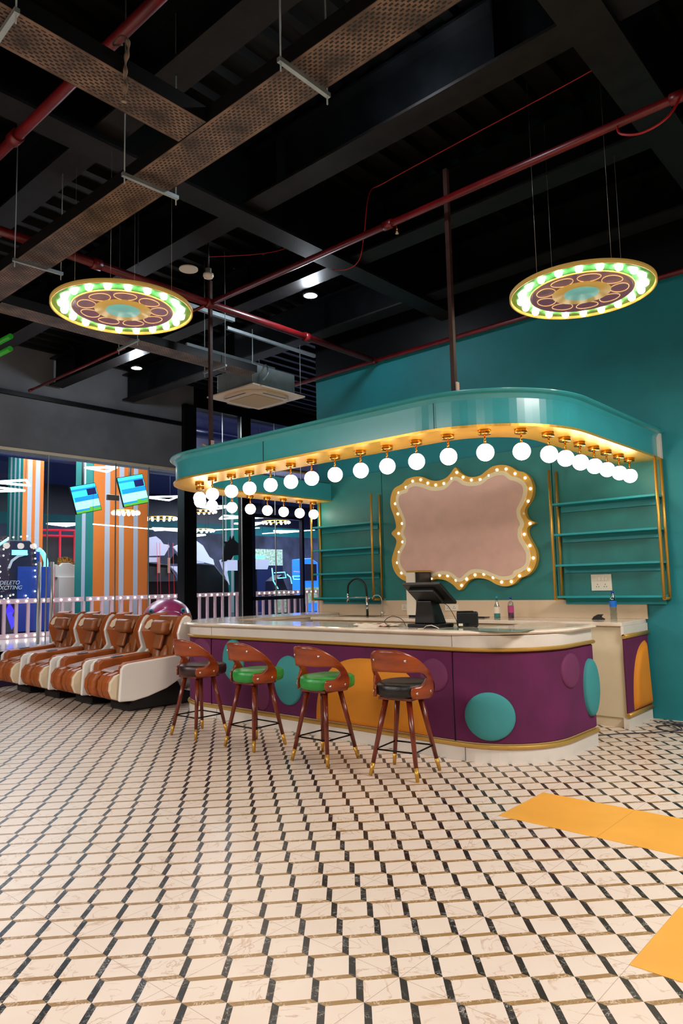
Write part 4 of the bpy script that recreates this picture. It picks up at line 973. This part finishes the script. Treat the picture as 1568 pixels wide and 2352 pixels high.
# air-conditioning cassette
t = thing('air_conditioner', (-7.66, 6.82, 4.28), 'square cream ceiling cassette air conditioner with galvanised body', 'air conditioner')
x0, x1, y0, y1 = -8.17, -7.15, 6.31, 7.33; zc = 4.30
MB().box((x0, y0, zc), (x1, y1, zc + .025)).build('fascia_panel', 'ac_white', t, bevel=.008)
oc = [(-.42, -.18), (-.36, -.30), (-.30, -.36), (-.18, -.42), (.18, -.42), (.30, -.36), (.36, -.30), (.42, -.18), (.42, .18), (.36, .30), (.30, .36), (.18, .42), (-.18, .42), (-.30, .36), (-.36, .30), (-.42, .18)]
MB().prism(oc, (-7.66, 6.82, zc - .045), (1, 0, 0), (0, 1, 0), (0, 0, .046)).build('louvre_frame', 'ac_white', t, bevel=.01)
MB().box((-7.94, 6.54, zc - .056), (-7.38, 7.10, zc - .045)).build('intake_grille', 'ac_grille', t, bevel=.004)
for sx in (-1, 1):
    MB().box((-7.66 + sx * .40 - .02, 6.60, zc - .048), (-7.66 + sx * .40 + .005, 7.04, zc - .0452)).build('air_slot', 'black_metal', t)
    MB().box((-7.88, 6.82 + sx * .40 - .012, zc - .048), (-7.44, 6.82 + sx * .40 + .012, zc - .0452)).build('air_slot', 'black_metal', t)
MB().box((-8.06, 6.42, zc + .025), (-7.26, 7.22, zc + .34)).build('metal_body', 'galv', t, bevel=.004)
for px, py in ((-8.1, 6.35), (-7.2, 6.35), (-8.1, 7.28), (-7.2, 7.28)): MB().tube([(px, py, zc + .06), (px, py, 5.1)], .006, 6).build('threaded_rod', 'galv', t)
for py in (6.35, 7.28):
    pass
for px in (-7.2, -8.1): MB().box((px - .02, 5.9, 4.98), (px + .02, 7.6, 5.02)).build('strut_rail', 'galv', t)
MB().tube(spline([(-7.2, 6.5, zc + .2), (-7.1, 6.5, zc + .3), (-7.0, 6.45, zc + .15), (-7.05, 6.4, zc + .05)]), .012, 8).build('refrigerant_pipe', 'galv', t)
# green tubes far left
t = thing('green_tube_lamp', (-7.9, 3.26, 4.25), 'pair of short green tubes hanging at the far left edge', 'lamp')
for y, z in ((3.22, 4.32), (3.22, 4.18)):
    MB().tube([(-8.5, y, z), (-7.62, y + .02, z)], .03, 12).build('tube', 'green_tube', t)
MB().tube([(-8.1, 3.24, 4.32), (-8.1, 3.24, 5.3)], .004, 6).build('suspension_wire', 'steel', t)
# misc small steel channel by the poles
tag(MB().box((-7.2, 5.25, 5.1), (-7.15, 6.0, 5.15)).build('steel_channel', 'galv'), 'short galvanised channel at the beam behind the left canopy pole', 'channel')

# ------------------------------------------------------------------ arcade hall behind the glass
struct('ceiling', MB().box((-26, -6, 5.6), (-12.8, 36, 5.7)), 'navy_ceiling')
struct('wall_left', MB().box((-26.2, -6, .5), (-26, 36, 4.0), 1).box((-26.2, -6, 4.0), (-26, 36, 4.45), 2).box((-26.2, -6, 4.45), (-26, 36, 5.7), 0), ['navy', 'far_wall', 'teal_wall'])
struct('wall_back', MB().box((-26, 36, .5), (-12, 36.2, 4.0), 1).box((-26, 36, 4.0), (-12, 36.2, 4.45)).box((-26, 36, 4.45), (-12, 36.2, 5.7), 1), ['teal_wall', 'far_wall'])
struct('wall_front', MB().box((-26, -6.2, .5), (-12, -6, 5.7)), 'navy')
# striped columns
def column(x, y0, y1, z0, z1, stripes_front, side, lab):
    t = thing('striped_column', (x - .4, (y0 + y1) / 2, z0), lab, 'column', 'striped columns in the arcade')
    b = MB(); d = .9
    # core
    b.box((x - d, y0, z0), (x - .004, y1, z1), 0)
    for a, c_, m in stripes_front: b.box((x - .004, a, z0), (x, c_, z1), m)
    # side (towards -y) stripes
    for a, c_, m in side: b.box((x - c_, y0 - .004, z0), (x - a, y0, z1), m)
    b.build('cladding', ['orange', 'stripe_white', 'stripe_teal'], t)
column(-16.3, 9.07, 10.62, .58, 5.6, [(9.07, 9.38, 0), (9.38, 9.52, 1), (9.52, 9.78, 0), (9.78, 9.92, 1), (9.92, 10.2, 0), (10.2, 10.33, 1), (10.33, 10.62, 0)],
       [(0, .38, 2), (.38, .56, 1), (.56, .9, 2)], 'wide orange and white striped column behind the glass, with teal side')
column(-18.3, 8.19, 8.74, .58, 5.6, [(8.19, 8.31, 0), (8.31, 8.43, 1), (8.43, 8.52, 0), (8.52, 8.64, 1), (8.64, 8.74, 0)],
       [(0, .15, 2), (.15, .25, 1), (.25, .4, 2), (.4, .5, 1), (.5, .65, 2), (.65, .75, 1), (.75, .9, 2)], 'striped orange and teal column at the far left behind the glass')
column(-20.5, 17.3, 17.9, .58, 5.6, [(17.3, 17.45, 0), (17.45, 17.6, 1), (17.6, 17.9, 0)], [(0, .3, 2), (.3, .45, 1), (.45, .7, 2), (.7, .8, 1), (.8, .9, 2)], 'distant striped column seen behind the dark horse cut-out')
# fence with bulbs
def fence(y0, y1, lab, idx):
    t = thing('railing', (-15, (y0 + y1) / 2, .58), lab, 'railing', 'pink railings with bulbs behind the glass')
    MB().box((-15.03, y0, 1.30), (-14.97, y1, 1.40)).build('top_rail', 'fence_pink', t)
    MB().box((-15.03, y0, .585), (-14.97, y1, .68)).build('bottom_rail', 'fence_pink', t)
    y = y0 + .1
    while y < y1: MB().box((-15.025, y, .68), (-14.975, y + .06, 1.30)).build('baluster', 'fence_pink', t); y += .25
    y = y0 + .08
    while y < y1:
        MB().ball((-14.965, y, 1.35), .022, 10).build('bulb', 'fence_bulb', t)
        MB().ball((-14.965, y, .63), .022, 10).build('bulb', 'fence_bulb', t)
        y += .19
fence(2.0, 8.12, 'pink railing with rows of bulbs behind the glass on the left', 0)
fence(8.20, 12.76, 'pink railing with bulbs in front of the wide striped column', 1)
fence(12.9, 17.5, 'pink railing with bulbs seen under the left canopy arm', 2)
fence(17.6, 20.0, 'short pink railing with bulbs seen between the gold shelf rods', 3)
# screens
def screen(cy, cz, lab, s=1.0):
    t = thing('hanging_screen', (-14, cy, cz), lab, 'screen', 'hanging menu screens behind the glass')
    # tilted in its own plane and yawed a little
    u = Vector((.12, .97, .24)).normalized(); v = Vector((0, -.28, .96)).normalized(); w = u.cross(v).normalized()
    W, H_ = .27 * s, .29 * s; c0 = Vector((-14, cy, cz))
    def q(b, a0, a1, b0, b1, d, mi):
        P_ = [c0 + u * (W * a) + v * (H_ * c_) + w * d for a, c_ in ((a0, b0), (a1, b0), (a1, b1), (a0, b1))]; b.add(P_, [(0, 1, 2, 3)], mi)
    b = MB(); vs = []
    for d in (0, -.05):
        for a, c_ in ((-1.04, -1.04), (1.04, -1.04), (1.04, 1.04), (-1.04, 1.04)): vs.append(c0 + u * (W * a) + v * (H_ * c_) + w * d)
    b.add(vs, [(0, 1, 2, 3), (7, 6, 5, 4), (0, 4, 5, 1), (1, 5, 6, 2), (2, 6, 7, 3), (3, 7, 4, 0)]); b.build('bezel', 'black_plastic', t)
    b = MB()
    q(b, -1, 1, -1, 1, .004, 0); q(b, -1, 1, -.75, -.15, .005, 1); q(b, -.9, 1, -.15, .18, .006, 2); q(b, -1, 1, .62, .78, .006, 2)
    q(b, .2, .95, .2, .68, .007, 3); q(b, -1, 1, -1, -.84, .006, 4); q(b, -1, .1, -.84, -.72, .006, 2); q(b, .1, 1, -.84, -.66, .006, 4); q(b, .4, 1, -.76, -.7, .007, 2)
    b.build('display', ['scr_cyan', 'scr_pale', 'scr_blue', 'scr_dark', 'scr_green'], t)
    p = c0 - w * .05
    MB().tube([p, p + Vector((-.1, 0, .3)), p + Vector((-.1, 0, 5.6 - cz))], .03, 8).build('ceiling_mount', 'black_plastic', t)
screen(7.61, 3.49, 'tilted cyan display on a black ceiling mount, the lower left one')
screen(8.75, 3.76, 'tilted cyan display on a black ceiling mount, the upper right one', 1.12)
# neon triangle lamps
def tri(x, y, z, s, rz, lab, flat=.0):
    t = thing('triangle_lamp', (x, y, z), lab, 'lamp', 'white neon triangle lamps in the arcade')
    pts = [(x + s * math.cos(rz + a), y + s * math.sin(rz + a), z + flat * math.sin(a)) for a in (0, 2.1, 4.2)]
    for i in range(3): MB().tube([pts[i], pts[(i + 1) % 3]], .025, 8).build('neon_tube', 'neon', t)
    MB().tube([(pts[0][0], pts[0][1], z), (pts[0][0], pts[0][1], 5.59)], .004, 5).build('suspension_wire', 'wire', t)
tr = [(-14.7, 8.4, 4.30, .4, .3, 'neon triangle lamp just under the grey lintel above the screens'), (-16.0, 7.0, 4.0, .5, 0, 'large neon triangle lamp at the left edge behind the glass'),
      (-16.3, 6.9, 3.86, .4, 1.2, 'smaller neon triangle lamp under the large one at the left edge'), (-18.6, 9.5, 3.36, .5, .5, 'neon triangle lamp between the two striped columns'),
      (-18, 12.3, 4.25, .6, .2, 'neon triangle lamp right of the upper screen'), (-20, 13.6, 3.5, .55, .9, 'neon triangle lamp above the white wing cut-outs'),
      (-17, 13.4, 3.95, .6, .4, 'neon triangle lamp behind the left end of the canopy'), (-17.3, 14.3, 3.72, .6, 1.0, 'neon triangle lamp below the left globe lamps'),
      (-19, 16.6, 3.75, .6, .1, 'neon triangle lamp beneath the second left globe lamp'), (-19.5, 14.6, 3.3, .35, .4, 'small neon triangle lamp over the horse cut-out'),
      (-21, 20.2, 3.75, .7, .6, 'neon triangle lamp near the left wall shelf'), (-20, 17.5, 4.1, .5, .7, 'neon triangle lamp high above the far railing')]
for k, (x, y, z, s, r, lab) in enumerate(tr): tri(x, y, z, s, r, lab)
# glowing tubes added to stand for a strip light's reflection in the glass
for k, (pts, lab) in enumerate((([(-13.5, 7.5, 2.90), (-13.5, 9.9, 2.83)], 'long thin warm reflection streak crossing the wide striped column'), ([(-13.3, 9.6, 2.82), (-13.3, 11.9, 3.0)], 'long thin warm reflection streak right of the black column'), ([(-13.3, 12.0, 2.86), (-13.3, 13.9, 3.03)], 'long thin warm reflection streak inside the framed glass door'))):
    t = thing('reflection_tube', pts[0], lab, 'lamp', 'thin reflection streaks behind the glass')
    MB().tube(pts, .012, 8).build('tube', 'reflection_warm', t)
    for p in pts: MB().tube([p, (p[0], p[1], 5.59)], .003, 5).build('suspension_wire', 'wire', t)
# ring lights of small bulbs
def ringlight(x, y, z, R, lab):
    t = thing('bulb_ring', (x, y, z), lab, 'lamp', 'rings of small bulbs in the arcade')
    MB().tube([(x + R * math.cos(2 * PI * k / 32), y + R * math.sin(2 * PI * k / 32), z + .04) for k in range(32)], .02, 6, closed=True).build('hoop', 'sign_gold', t)
    for k in range(16): MB().ball((x + R * math.cos(2 * PI * k / 16), y + R * math.sin(2 * PI * k / 16), z), .045, 8).build('bulb', 'fence_bulb', t)
    MB().tube([(x + R, y, z + .04), (x + R, y, 5.59)], .004, 5).build('suspension_wire', 'wire', t)
for x, y, z, R, lab in ((-20, 13.55, 3.84, .5, 'ring of bulbs above the wing cut-outs'), (-15.2, 9.3, 3.38, .3, 'small ring of bulbs in front of the wide striped column'), (-20.5, 15.5, 3.55, .5, 'ring of bulbs behind the black column'), (-19, 17.8, 3.85, .5, 'ring of bulbs inside the framed door'), (-21, 16.0, 4.3, .5, 'highest ring of bulbs beside the black column')):
    ringlight(x, y, z, R, lab)
# blue arcade cabinet at left
t = thing('arcade_cabinet', (-17.4, 7.6, .58), 'dark blue bulb-edged arcade machine behind the railing at the left', 'arcade machine')
arch = [(7.0, .58), (7.0, 2.4), (7.12, 2.62), (7.37, 2.78), (7.85, 2.78), (8.0, 2.6), (8.03, 2.3), (8.03, .58)]
MB().prism(arch, (-17.5, 0, 0), (0, 1, 0), (0, 0, 1), (.4, 0, 0)).build('body', 'navy', t, bevel=.02)
MB().prism([(7.56, .6), (7.56, 2.15), (8.02, 2.15), (8.02, .6)], (-17.1, 0, 0), (0, 1, 0), (0, 0, 1), (.03, 0, 0)).build('side_panel', 'blue_cab', t)
MB().prism([(7.45, .66), (7.30, 1.1), (7.38, 1.3), (7.5, 1.1), (7.45, 1.0), (7.55, .85)], (-17.09, 0, 0), (0, 1, 0), (0, 0, 1), (.03, 0, 0)).build('lightning_panel', 'violet_glow', t)
MB().box((-17.1, 7.42, 2.42), (-17.06, 7.78, 2.54)).build('lit_header', 'cyan_glow', t)
MB().prism([(7.32, 2.1), (7.4, 2.3), (7.55, 2.42), (7.8, 2.46), (7.8, 2.43), (7.58, 2.37), (7.44, 2.26), (7.38, 2.1)], (-17.09, 0, 0), (0, 1, 0), (0, 0, 1), (.02, 0, 0)).build('swoosh', 'stripe_white', t)
MB().tube([(-17.08, 7.0, 2.2), (-17.08, 7.0, 2.45), (-17.08, 7.12, 2.66), (-17.08, 7.32, 2.8)], .03, 8).build('edge_light', 'cyan_glow', t)
for k, (y, z) in enumerate([(7.2, 2.55), (7.2, 2.4), (7.12, 2.15), (7.14, 2.02), (7.12, 1.88), (7.12, 1.7), (7.12, 1.55), (7.18, 1.45), (7.24, 1.38), (7.33, 1.4), (7.38, 1.46), (7.45, 1.48), (7.95, 2.48), (7.96, 2.34), (7.98, 2.2), (7.96, 2.05), (7.97, 1.9), (7.97, 1.55), (7.75, 1.45), (7.8, 1.38), (7.3, 2.82), (7.42, 2.84), (7.6, 2.86), (7.75, 2.88)]):
    MB().ball((-17.03, y, z), .02, 8).build('bulb', 'fence_bulb', t)
cu = bpy.data.curves.new('cabinet_lettering', 'FONT'); cu.body = 'DELETO\nEXCITING'; cu.size = .13; cu.extrude = .004; cu.shear = .3; cu.align_x = 'CENTER'; cu.space_line = .9
cu.materials.append(M['stripe_white']); to = bpy.data.objects.new('lettering', cu); COL.objects.link(to); to.parent = t; to.location = (-17.05 + 17.4, 7.36 - 7.6, 1.72 - .58); to.rotation_euler = (PI / 2, 0, PI / 2)
bpy.context.view_layer.update()
tm = bpy.data.meshes.new_from_object(to.evaluated_get(bpy.context.evaluated_depsgraph_get())); tm.materials.clear(); tm.materials.append(M['stripe_white'])
t2 = bpy.data.objects.new('lettering', tm); COL.objects.link(t2); t2.parent = t; t2.location = to.location; t2.rotation_euler = to.rotation_euler
bpy.data.objects.remove(to)
t = thing('arcade_cabinet', (-17.6, 8.28, .58), 'plain blue arcade machine with red edges beside the white cabinet', 'arcade machine')
MB().box((-17.9, 8.03, .58), (-17.2, 8.53, 2.15)).build('body', 'blue_cab', t, bevel=.01); MB().box((-17.2, 8.50, .58), (-17.19, 8.53, 2.15)).build('red_edge', 'red_line', t); MB().box((-17.9, 8.0, 2.15), (-17.3, 8.2, 2.52)).build('header', 'blue_cab', t)
# teal-legged curved arm
tag(MB().tube(spline([(-17.6, 8.3, 2.6), (-17.6, 8.42, 2.5), (-17.6, 8.5, 2.3), (-17.6, 8.5, 2.15)]), .06, 8).build('curved_arm', 'cyan_glow'), 'curved turquoise arm above the plain blue arcade machine', 'arm')
# white cabinet with spotted top
t = thing('white_cabinet', (-18.2, 9.35, .58), 'pale grey cabinet with leopard-spotted crest and yellow sticker', 'cabinet')
MB().box((-18.5, 9.06, .58), (-18.0, 9.72, 1.91)).build('body', 'white_cab', t, bevel=.01)
MB().prism([(9.0, 1.9), (9.0, 2.25), (9.12, 2.2), (9.2, 2.28), (9.4, 2.28), (9.5, 2.22), (9.68, 2.26), (9.72, 1.9)], (-18.2, 0, 0), (0, 1, 0), (0, 0, 1), (.12, 0, 0)).build('crest', 'white_cab', t, bevel=.01)
MB().prism([(9.1, 2.2), (9.14, 2.42), (9.35, 2.46), (9.55, 2.38), (9.62, 2.22)], (-18.25, 0, 0), (0, 1, 0), (0, 0, 1), (.04, 0, 0)).build('spotted_trim', 'cheetah', t)
MB().box((-18.0, 9.55, 1.80), (-17.99, 9.69, 1.88)).build('sticker', 'pad_yellow', t)
# orange frame of climbing cage
t = thing('play_cage', (-20, 10.2, .58), 'orange-red framed play cage between the two striped columns', 'play cage')
for a, b_ in (((9.3, 3.3), (11, 3.34)), ((10.07, 3.3), (10.09, .6)), ((10.53, 3.3), (10.54, .6)), ((9.3, 3.14), (11, 3.16))): MB().tube([(-20, a[0], a[1]), (-20, b_[0], b_[1])], .035, 8).build('frame_bar', 'red_line', t)
MB().box((-20.3, 9.3, .6), (-20.2, 11.2, 3.2)).build('netting', 'lane', t)
MB().ball((-19.9, 10.75, 2.95), .4, 16, sx=.3, sy=.6, sz=1.1).build('padding', 'teal_wall', t)
# cut-out scenery: wings, lanes, horse
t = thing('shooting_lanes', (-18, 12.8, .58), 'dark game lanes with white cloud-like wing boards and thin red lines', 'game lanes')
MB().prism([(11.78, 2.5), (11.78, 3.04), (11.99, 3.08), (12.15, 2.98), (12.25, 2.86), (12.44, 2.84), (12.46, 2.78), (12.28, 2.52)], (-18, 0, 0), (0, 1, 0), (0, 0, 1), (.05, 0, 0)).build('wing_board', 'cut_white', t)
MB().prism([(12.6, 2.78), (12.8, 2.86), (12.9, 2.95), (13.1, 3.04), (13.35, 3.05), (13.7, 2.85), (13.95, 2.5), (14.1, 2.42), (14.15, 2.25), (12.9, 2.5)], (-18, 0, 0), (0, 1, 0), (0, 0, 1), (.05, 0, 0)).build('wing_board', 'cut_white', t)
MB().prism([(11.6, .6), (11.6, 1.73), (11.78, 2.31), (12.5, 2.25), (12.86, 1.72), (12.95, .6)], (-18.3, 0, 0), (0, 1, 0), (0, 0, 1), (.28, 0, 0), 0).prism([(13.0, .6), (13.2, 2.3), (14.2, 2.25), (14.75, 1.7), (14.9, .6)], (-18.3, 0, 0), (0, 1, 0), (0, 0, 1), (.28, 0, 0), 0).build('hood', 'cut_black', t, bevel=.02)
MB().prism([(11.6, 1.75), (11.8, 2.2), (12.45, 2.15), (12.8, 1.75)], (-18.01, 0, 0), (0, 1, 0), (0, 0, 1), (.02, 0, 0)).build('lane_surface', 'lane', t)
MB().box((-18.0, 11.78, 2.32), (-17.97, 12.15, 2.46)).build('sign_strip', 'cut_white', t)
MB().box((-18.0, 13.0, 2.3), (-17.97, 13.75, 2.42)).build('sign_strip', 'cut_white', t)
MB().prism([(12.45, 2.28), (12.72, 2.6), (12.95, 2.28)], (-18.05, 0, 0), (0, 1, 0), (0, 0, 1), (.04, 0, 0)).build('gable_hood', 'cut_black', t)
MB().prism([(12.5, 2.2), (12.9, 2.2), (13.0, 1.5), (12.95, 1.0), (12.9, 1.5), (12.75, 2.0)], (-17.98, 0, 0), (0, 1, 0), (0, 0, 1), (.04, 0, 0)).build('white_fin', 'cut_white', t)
for y in (11.98, 12.08, 12.38, 12.55): MB().tube([(-17.9, y, 2.9), (-17.9, y + .06, .8)], .006, 5).build('red_line', 'red_line', t)
for y in (12.05, 12.4): MB().box((-17.96, y, 2.0), (-17.94, y + .08, 2.45)).build('light_strip', 'cream_panel', t)
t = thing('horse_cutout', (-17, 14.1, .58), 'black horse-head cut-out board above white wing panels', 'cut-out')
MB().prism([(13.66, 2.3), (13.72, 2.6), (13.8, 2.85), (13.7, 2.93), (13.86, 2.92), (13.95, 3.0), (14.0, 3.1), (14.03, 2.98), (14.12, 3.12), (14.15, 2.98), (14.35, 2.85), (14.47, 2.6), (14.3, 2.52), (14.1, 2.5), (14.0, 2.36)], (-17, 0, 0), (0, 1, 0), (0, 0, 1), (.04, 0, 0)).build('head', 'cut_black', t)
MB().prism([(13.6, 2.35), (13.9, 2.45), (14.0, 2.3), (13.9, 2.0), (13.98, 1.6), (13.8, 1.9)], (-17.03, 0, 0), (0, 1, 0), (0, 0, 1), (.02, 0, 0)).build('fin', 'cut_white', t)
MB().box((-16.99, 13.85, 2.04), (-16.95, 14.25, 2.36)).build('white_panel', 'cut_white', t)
MB().box((-17.04, 14.2, .6), (-17.0, 14.4, 2.36)).build('post', 'cut_black', t)
t = thing('wing_panel', (-17, 15.2, .58), 'pale winged panel board seen through the framed glass door', 'panel')
MB().prism([(14.95, 2.08), (14.95, 2.38), (15.5, 2.4), (15.62, 2.36), (15.5, 2.08)], (-17, 0, 0), (0, 1, 0), (0, 0, 1), (.04, 0, 0)).build('board', 'cut_white', t)
MB().box((-17.04, 15.0, .6), (-17.0, 15.08, 2.38)).build('post', 'cut_black', t)
MB().box((-17.03, 15.0, 2.42), (-16.98, 15.4, 2.52)).build('lit_cap', 'cyan_glow', t)
# neon racing machine
t = thing('racing_machine', (-16.6, 15.9, .58), 'arcade racing machine outlined with blue neon behind the framed door', 'arcade machine')
MB().prism([(15.2, .6), (15.25, 1.7), (15.6, 1.9), (15.9, 1.3), (16.6, 1.2), (16.7, .6)], (-16.8, 0, 0), (0, 1, 0), (0, 0, 1), (.4, 0, 0)).build('body', 'navy', t, bevel=.02)
for pts in ([(15.15, 2.1), (15.2, 1.7), (15.4, 1.45)], [(15.25, 1.95), (15.7, 1.97), (15.75, 1.8), (15.4, 1.78)], [(16.05, 1.84), (16.4, 1.84), (16.45, 1.74), (16.1, 1.74), (16.05, 1.84)], [(15.8, 1.9), (15.95, 1.8), (16.0, 1.6)]):
    MB().tube([(-16.37, a, c_) for a, c_ in pts], .018, 6).build('neon_line', 'cyan_glow', t)
MB().tube([(-16.37, 16.1, 1.99), (-16.37, 16.5, 1.97), (-16.37, 16.53, 1.82), (-16.37, 16.45, 1.76)], .012, 6).build('pink_neon', 'pink_glow', t)
MB().box((-16.39, 15.25, .7), (-16.36, 15.75, 1.4)).build('side_art', 'graffiti', t)
t = thing('arcade_cabinet', (-18, 18.5, .58), 'glowing blue arcade machine seen between the gold shelf rods', 'arcade machine')
MB().prism([(18.1, .6), (18.1, 2.48), (18.6, 2.52), (18.95, 2.35), (19.0, .6)], (-18.5, 0, 0), (0, 1, 0), (0, 0, 1), (.5, 0, 0)).build('body', 'blue_glow', t, bevel=.02)
MB().box((-18.0, 18.25, 1.7), (-17.97, 18.85, 2.3)).build('screen', 'navy', t)
MB().box((-18.0, 18.1, .9), (-17.96, 18.95, 1.45)).build('side_art', 'graffiti', t)
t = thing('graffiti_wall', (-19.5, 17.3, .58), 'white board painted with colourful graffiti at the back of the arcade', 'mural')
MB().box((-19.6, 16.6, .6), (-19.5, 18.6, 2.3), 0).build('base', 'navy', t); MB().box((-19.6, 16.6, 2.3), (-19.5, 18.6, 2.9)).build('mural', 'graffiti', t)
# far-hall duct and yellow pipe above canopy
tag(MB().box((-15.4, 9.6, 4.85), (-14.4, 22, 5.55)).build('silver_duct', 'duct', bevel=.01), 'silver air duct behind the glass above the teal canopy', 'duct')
tag(MB().tube([(-14.2, 9.6, 4.78), (-14.2, 20, 4.78)], .05, 10).build('yellow_pipe', 'yellow_pipe'), 'mustard yellow pipe below the silver duct', 'pipe')
tag(MB().tube(spline([(-12.2, 9.3, 4.62), (-12.2, 10.4, 4.55), (-12.2, 12.4, 4.85), (-12.2, 14.5, 5.5)]), .025, 8).build('white_conduit', 'cream_panel'), 'pale conduit drooping across the glass above the canopy', 'cable')
for k, y in enumerate((4, 8.5, 13)):
    tag(MB().tube([(-13.6 - k * 2.0, 2, 5.2 - k * .12), (-13.6 - k * 2.0, 20, 5.2 - k * .12)], .09, 10).build('ceiling_duct', 'navy_ceiling'), ('round dark blue duct nearest the glass under the arcade ceiling', 'round dark blue duct second from the glass under the arcade ceiling', 'round dark blue duct deepest under the arcade ceiling')[k], 'duct')

# ------------------------------------------------------------------ lights
def area(loc, size, power, col, rot=(0, 0, 0), size_y=None):
    l = bpy.data.lights.new('lamp', 'AREA'); l.energy = power; l.color = col; l.size = size
    if size_y: l.shape = 'RECTANGLE'; l.size_y = size_y
    o = bpy.data.objects.new('unseen_area_light', l); o.location = loc; o.rotation_euler = rot; COL.objects.link(o); return o
def point(loc, power, col, r=.1):
    l = bpy.data.lights.new('lamp', 'POINT'); l.energy = power; l.color = col; l.shadow_soft_size = r
    o = bpy.data.objects.new('lamp_light', l); o.location = loc; COL.objects.link(o); return o
area((1.2, -.8, 4.25), 2.5, 140, (1, .90, .8))  # this and the next two: unseen area lights added for general fill
area((-4.0, -2.2, 4.25), 3, 250, (1, .92, .85))
area((-8.5, -1.6, 4.25), 2.5, 320, (1, .97, .95))
area((.9, 5.2, 4.1), 1.6, 240, (1, .95, .9))
def spot(loc, tgt, power, col, ang_, blend=.5):
    l = bpy.data.lights.new('lamp', 'SPOT'); l.energy = power; l.color = col; l.spot_size = math.radians(ang_); l.spot_blend = blend; l.shadow_soft_size = .08
    o = bpy.data.objects.new('lamp_light', l); o.location = loc; o.rotation_euler = (Vector(tgt) - Vector(loc)).to_track_quat('-Z', 'Y').to_euler(); COL.objects.link(o)
for x, y in ((-6.08, 6.36), (-10.26, 6.46)): point((x, y, 5.17), 35, (.82, .9, 1), .08)
point((-2.9, 4.05, 5.30), 22, (.8, .9, 1), .08)
# unseen area lights added to brighten the arcade hall
area((-16, 8, 5.5), 5, 520, (.85, .92, 1)); area((-17, 15.5, 5.5), 5, 700, (.82, .88, 1)); area((-19, 24, 5.5), 6, 1600, (.8, .86, 1))
area((-13.6, 8.0, 5.0), 1.5, 90, (.9, .95, 1))
w = bpy.data.worlds.new('World'); sc.world = w; w.use_nodes = True
w.node_tree.nodes['Background'].inputs[0].default_value = (.5, .55, .65, 1); w.node_tree.nodes['Background'].inputs[1].default_value = .03

# ------------------------------------------------------------------ camera
f, pitch, roll, yaw = 1627.45, .10144, -.02305, .7248
F = Vector((-math.sin(yaw) * math.cos(pitch), math.cos(yaw) * math.cos(pitch), math.sin(pitch)))
r0 = Vector((math.cos(yaw), math.sin(yaw), 0)); u0 = r0.cross(F)
r = math.cos(roll) * r0 + math.sin(roll) * u0; u = -math.sin(roll) * r0 + math.cos(roll) * u0
cam = bpy.data.cameras.new('camera'); co = bpy.data.objects.new('camera', cam); COL.objects.link(co)
co.matrix_world = Matrix(((r.x, u.x, -F.x, 0), (r.y, u.y, -F.y, 0), (r.z, u.z, -F.z, 1.55), (0, 0, 0, 1)))
cam.sensor_fit = 'VERTICAL'; cam.sensor_height = 36; cam.sensor_width = 24; cam.lens = 36 * f / 2352; cam.clip_end = 200
sc.camera = co
sc.view_settings.view_transform = 'Standard'
sc.view_settings.look = 'None'
sc.view_settings.exposure = .3
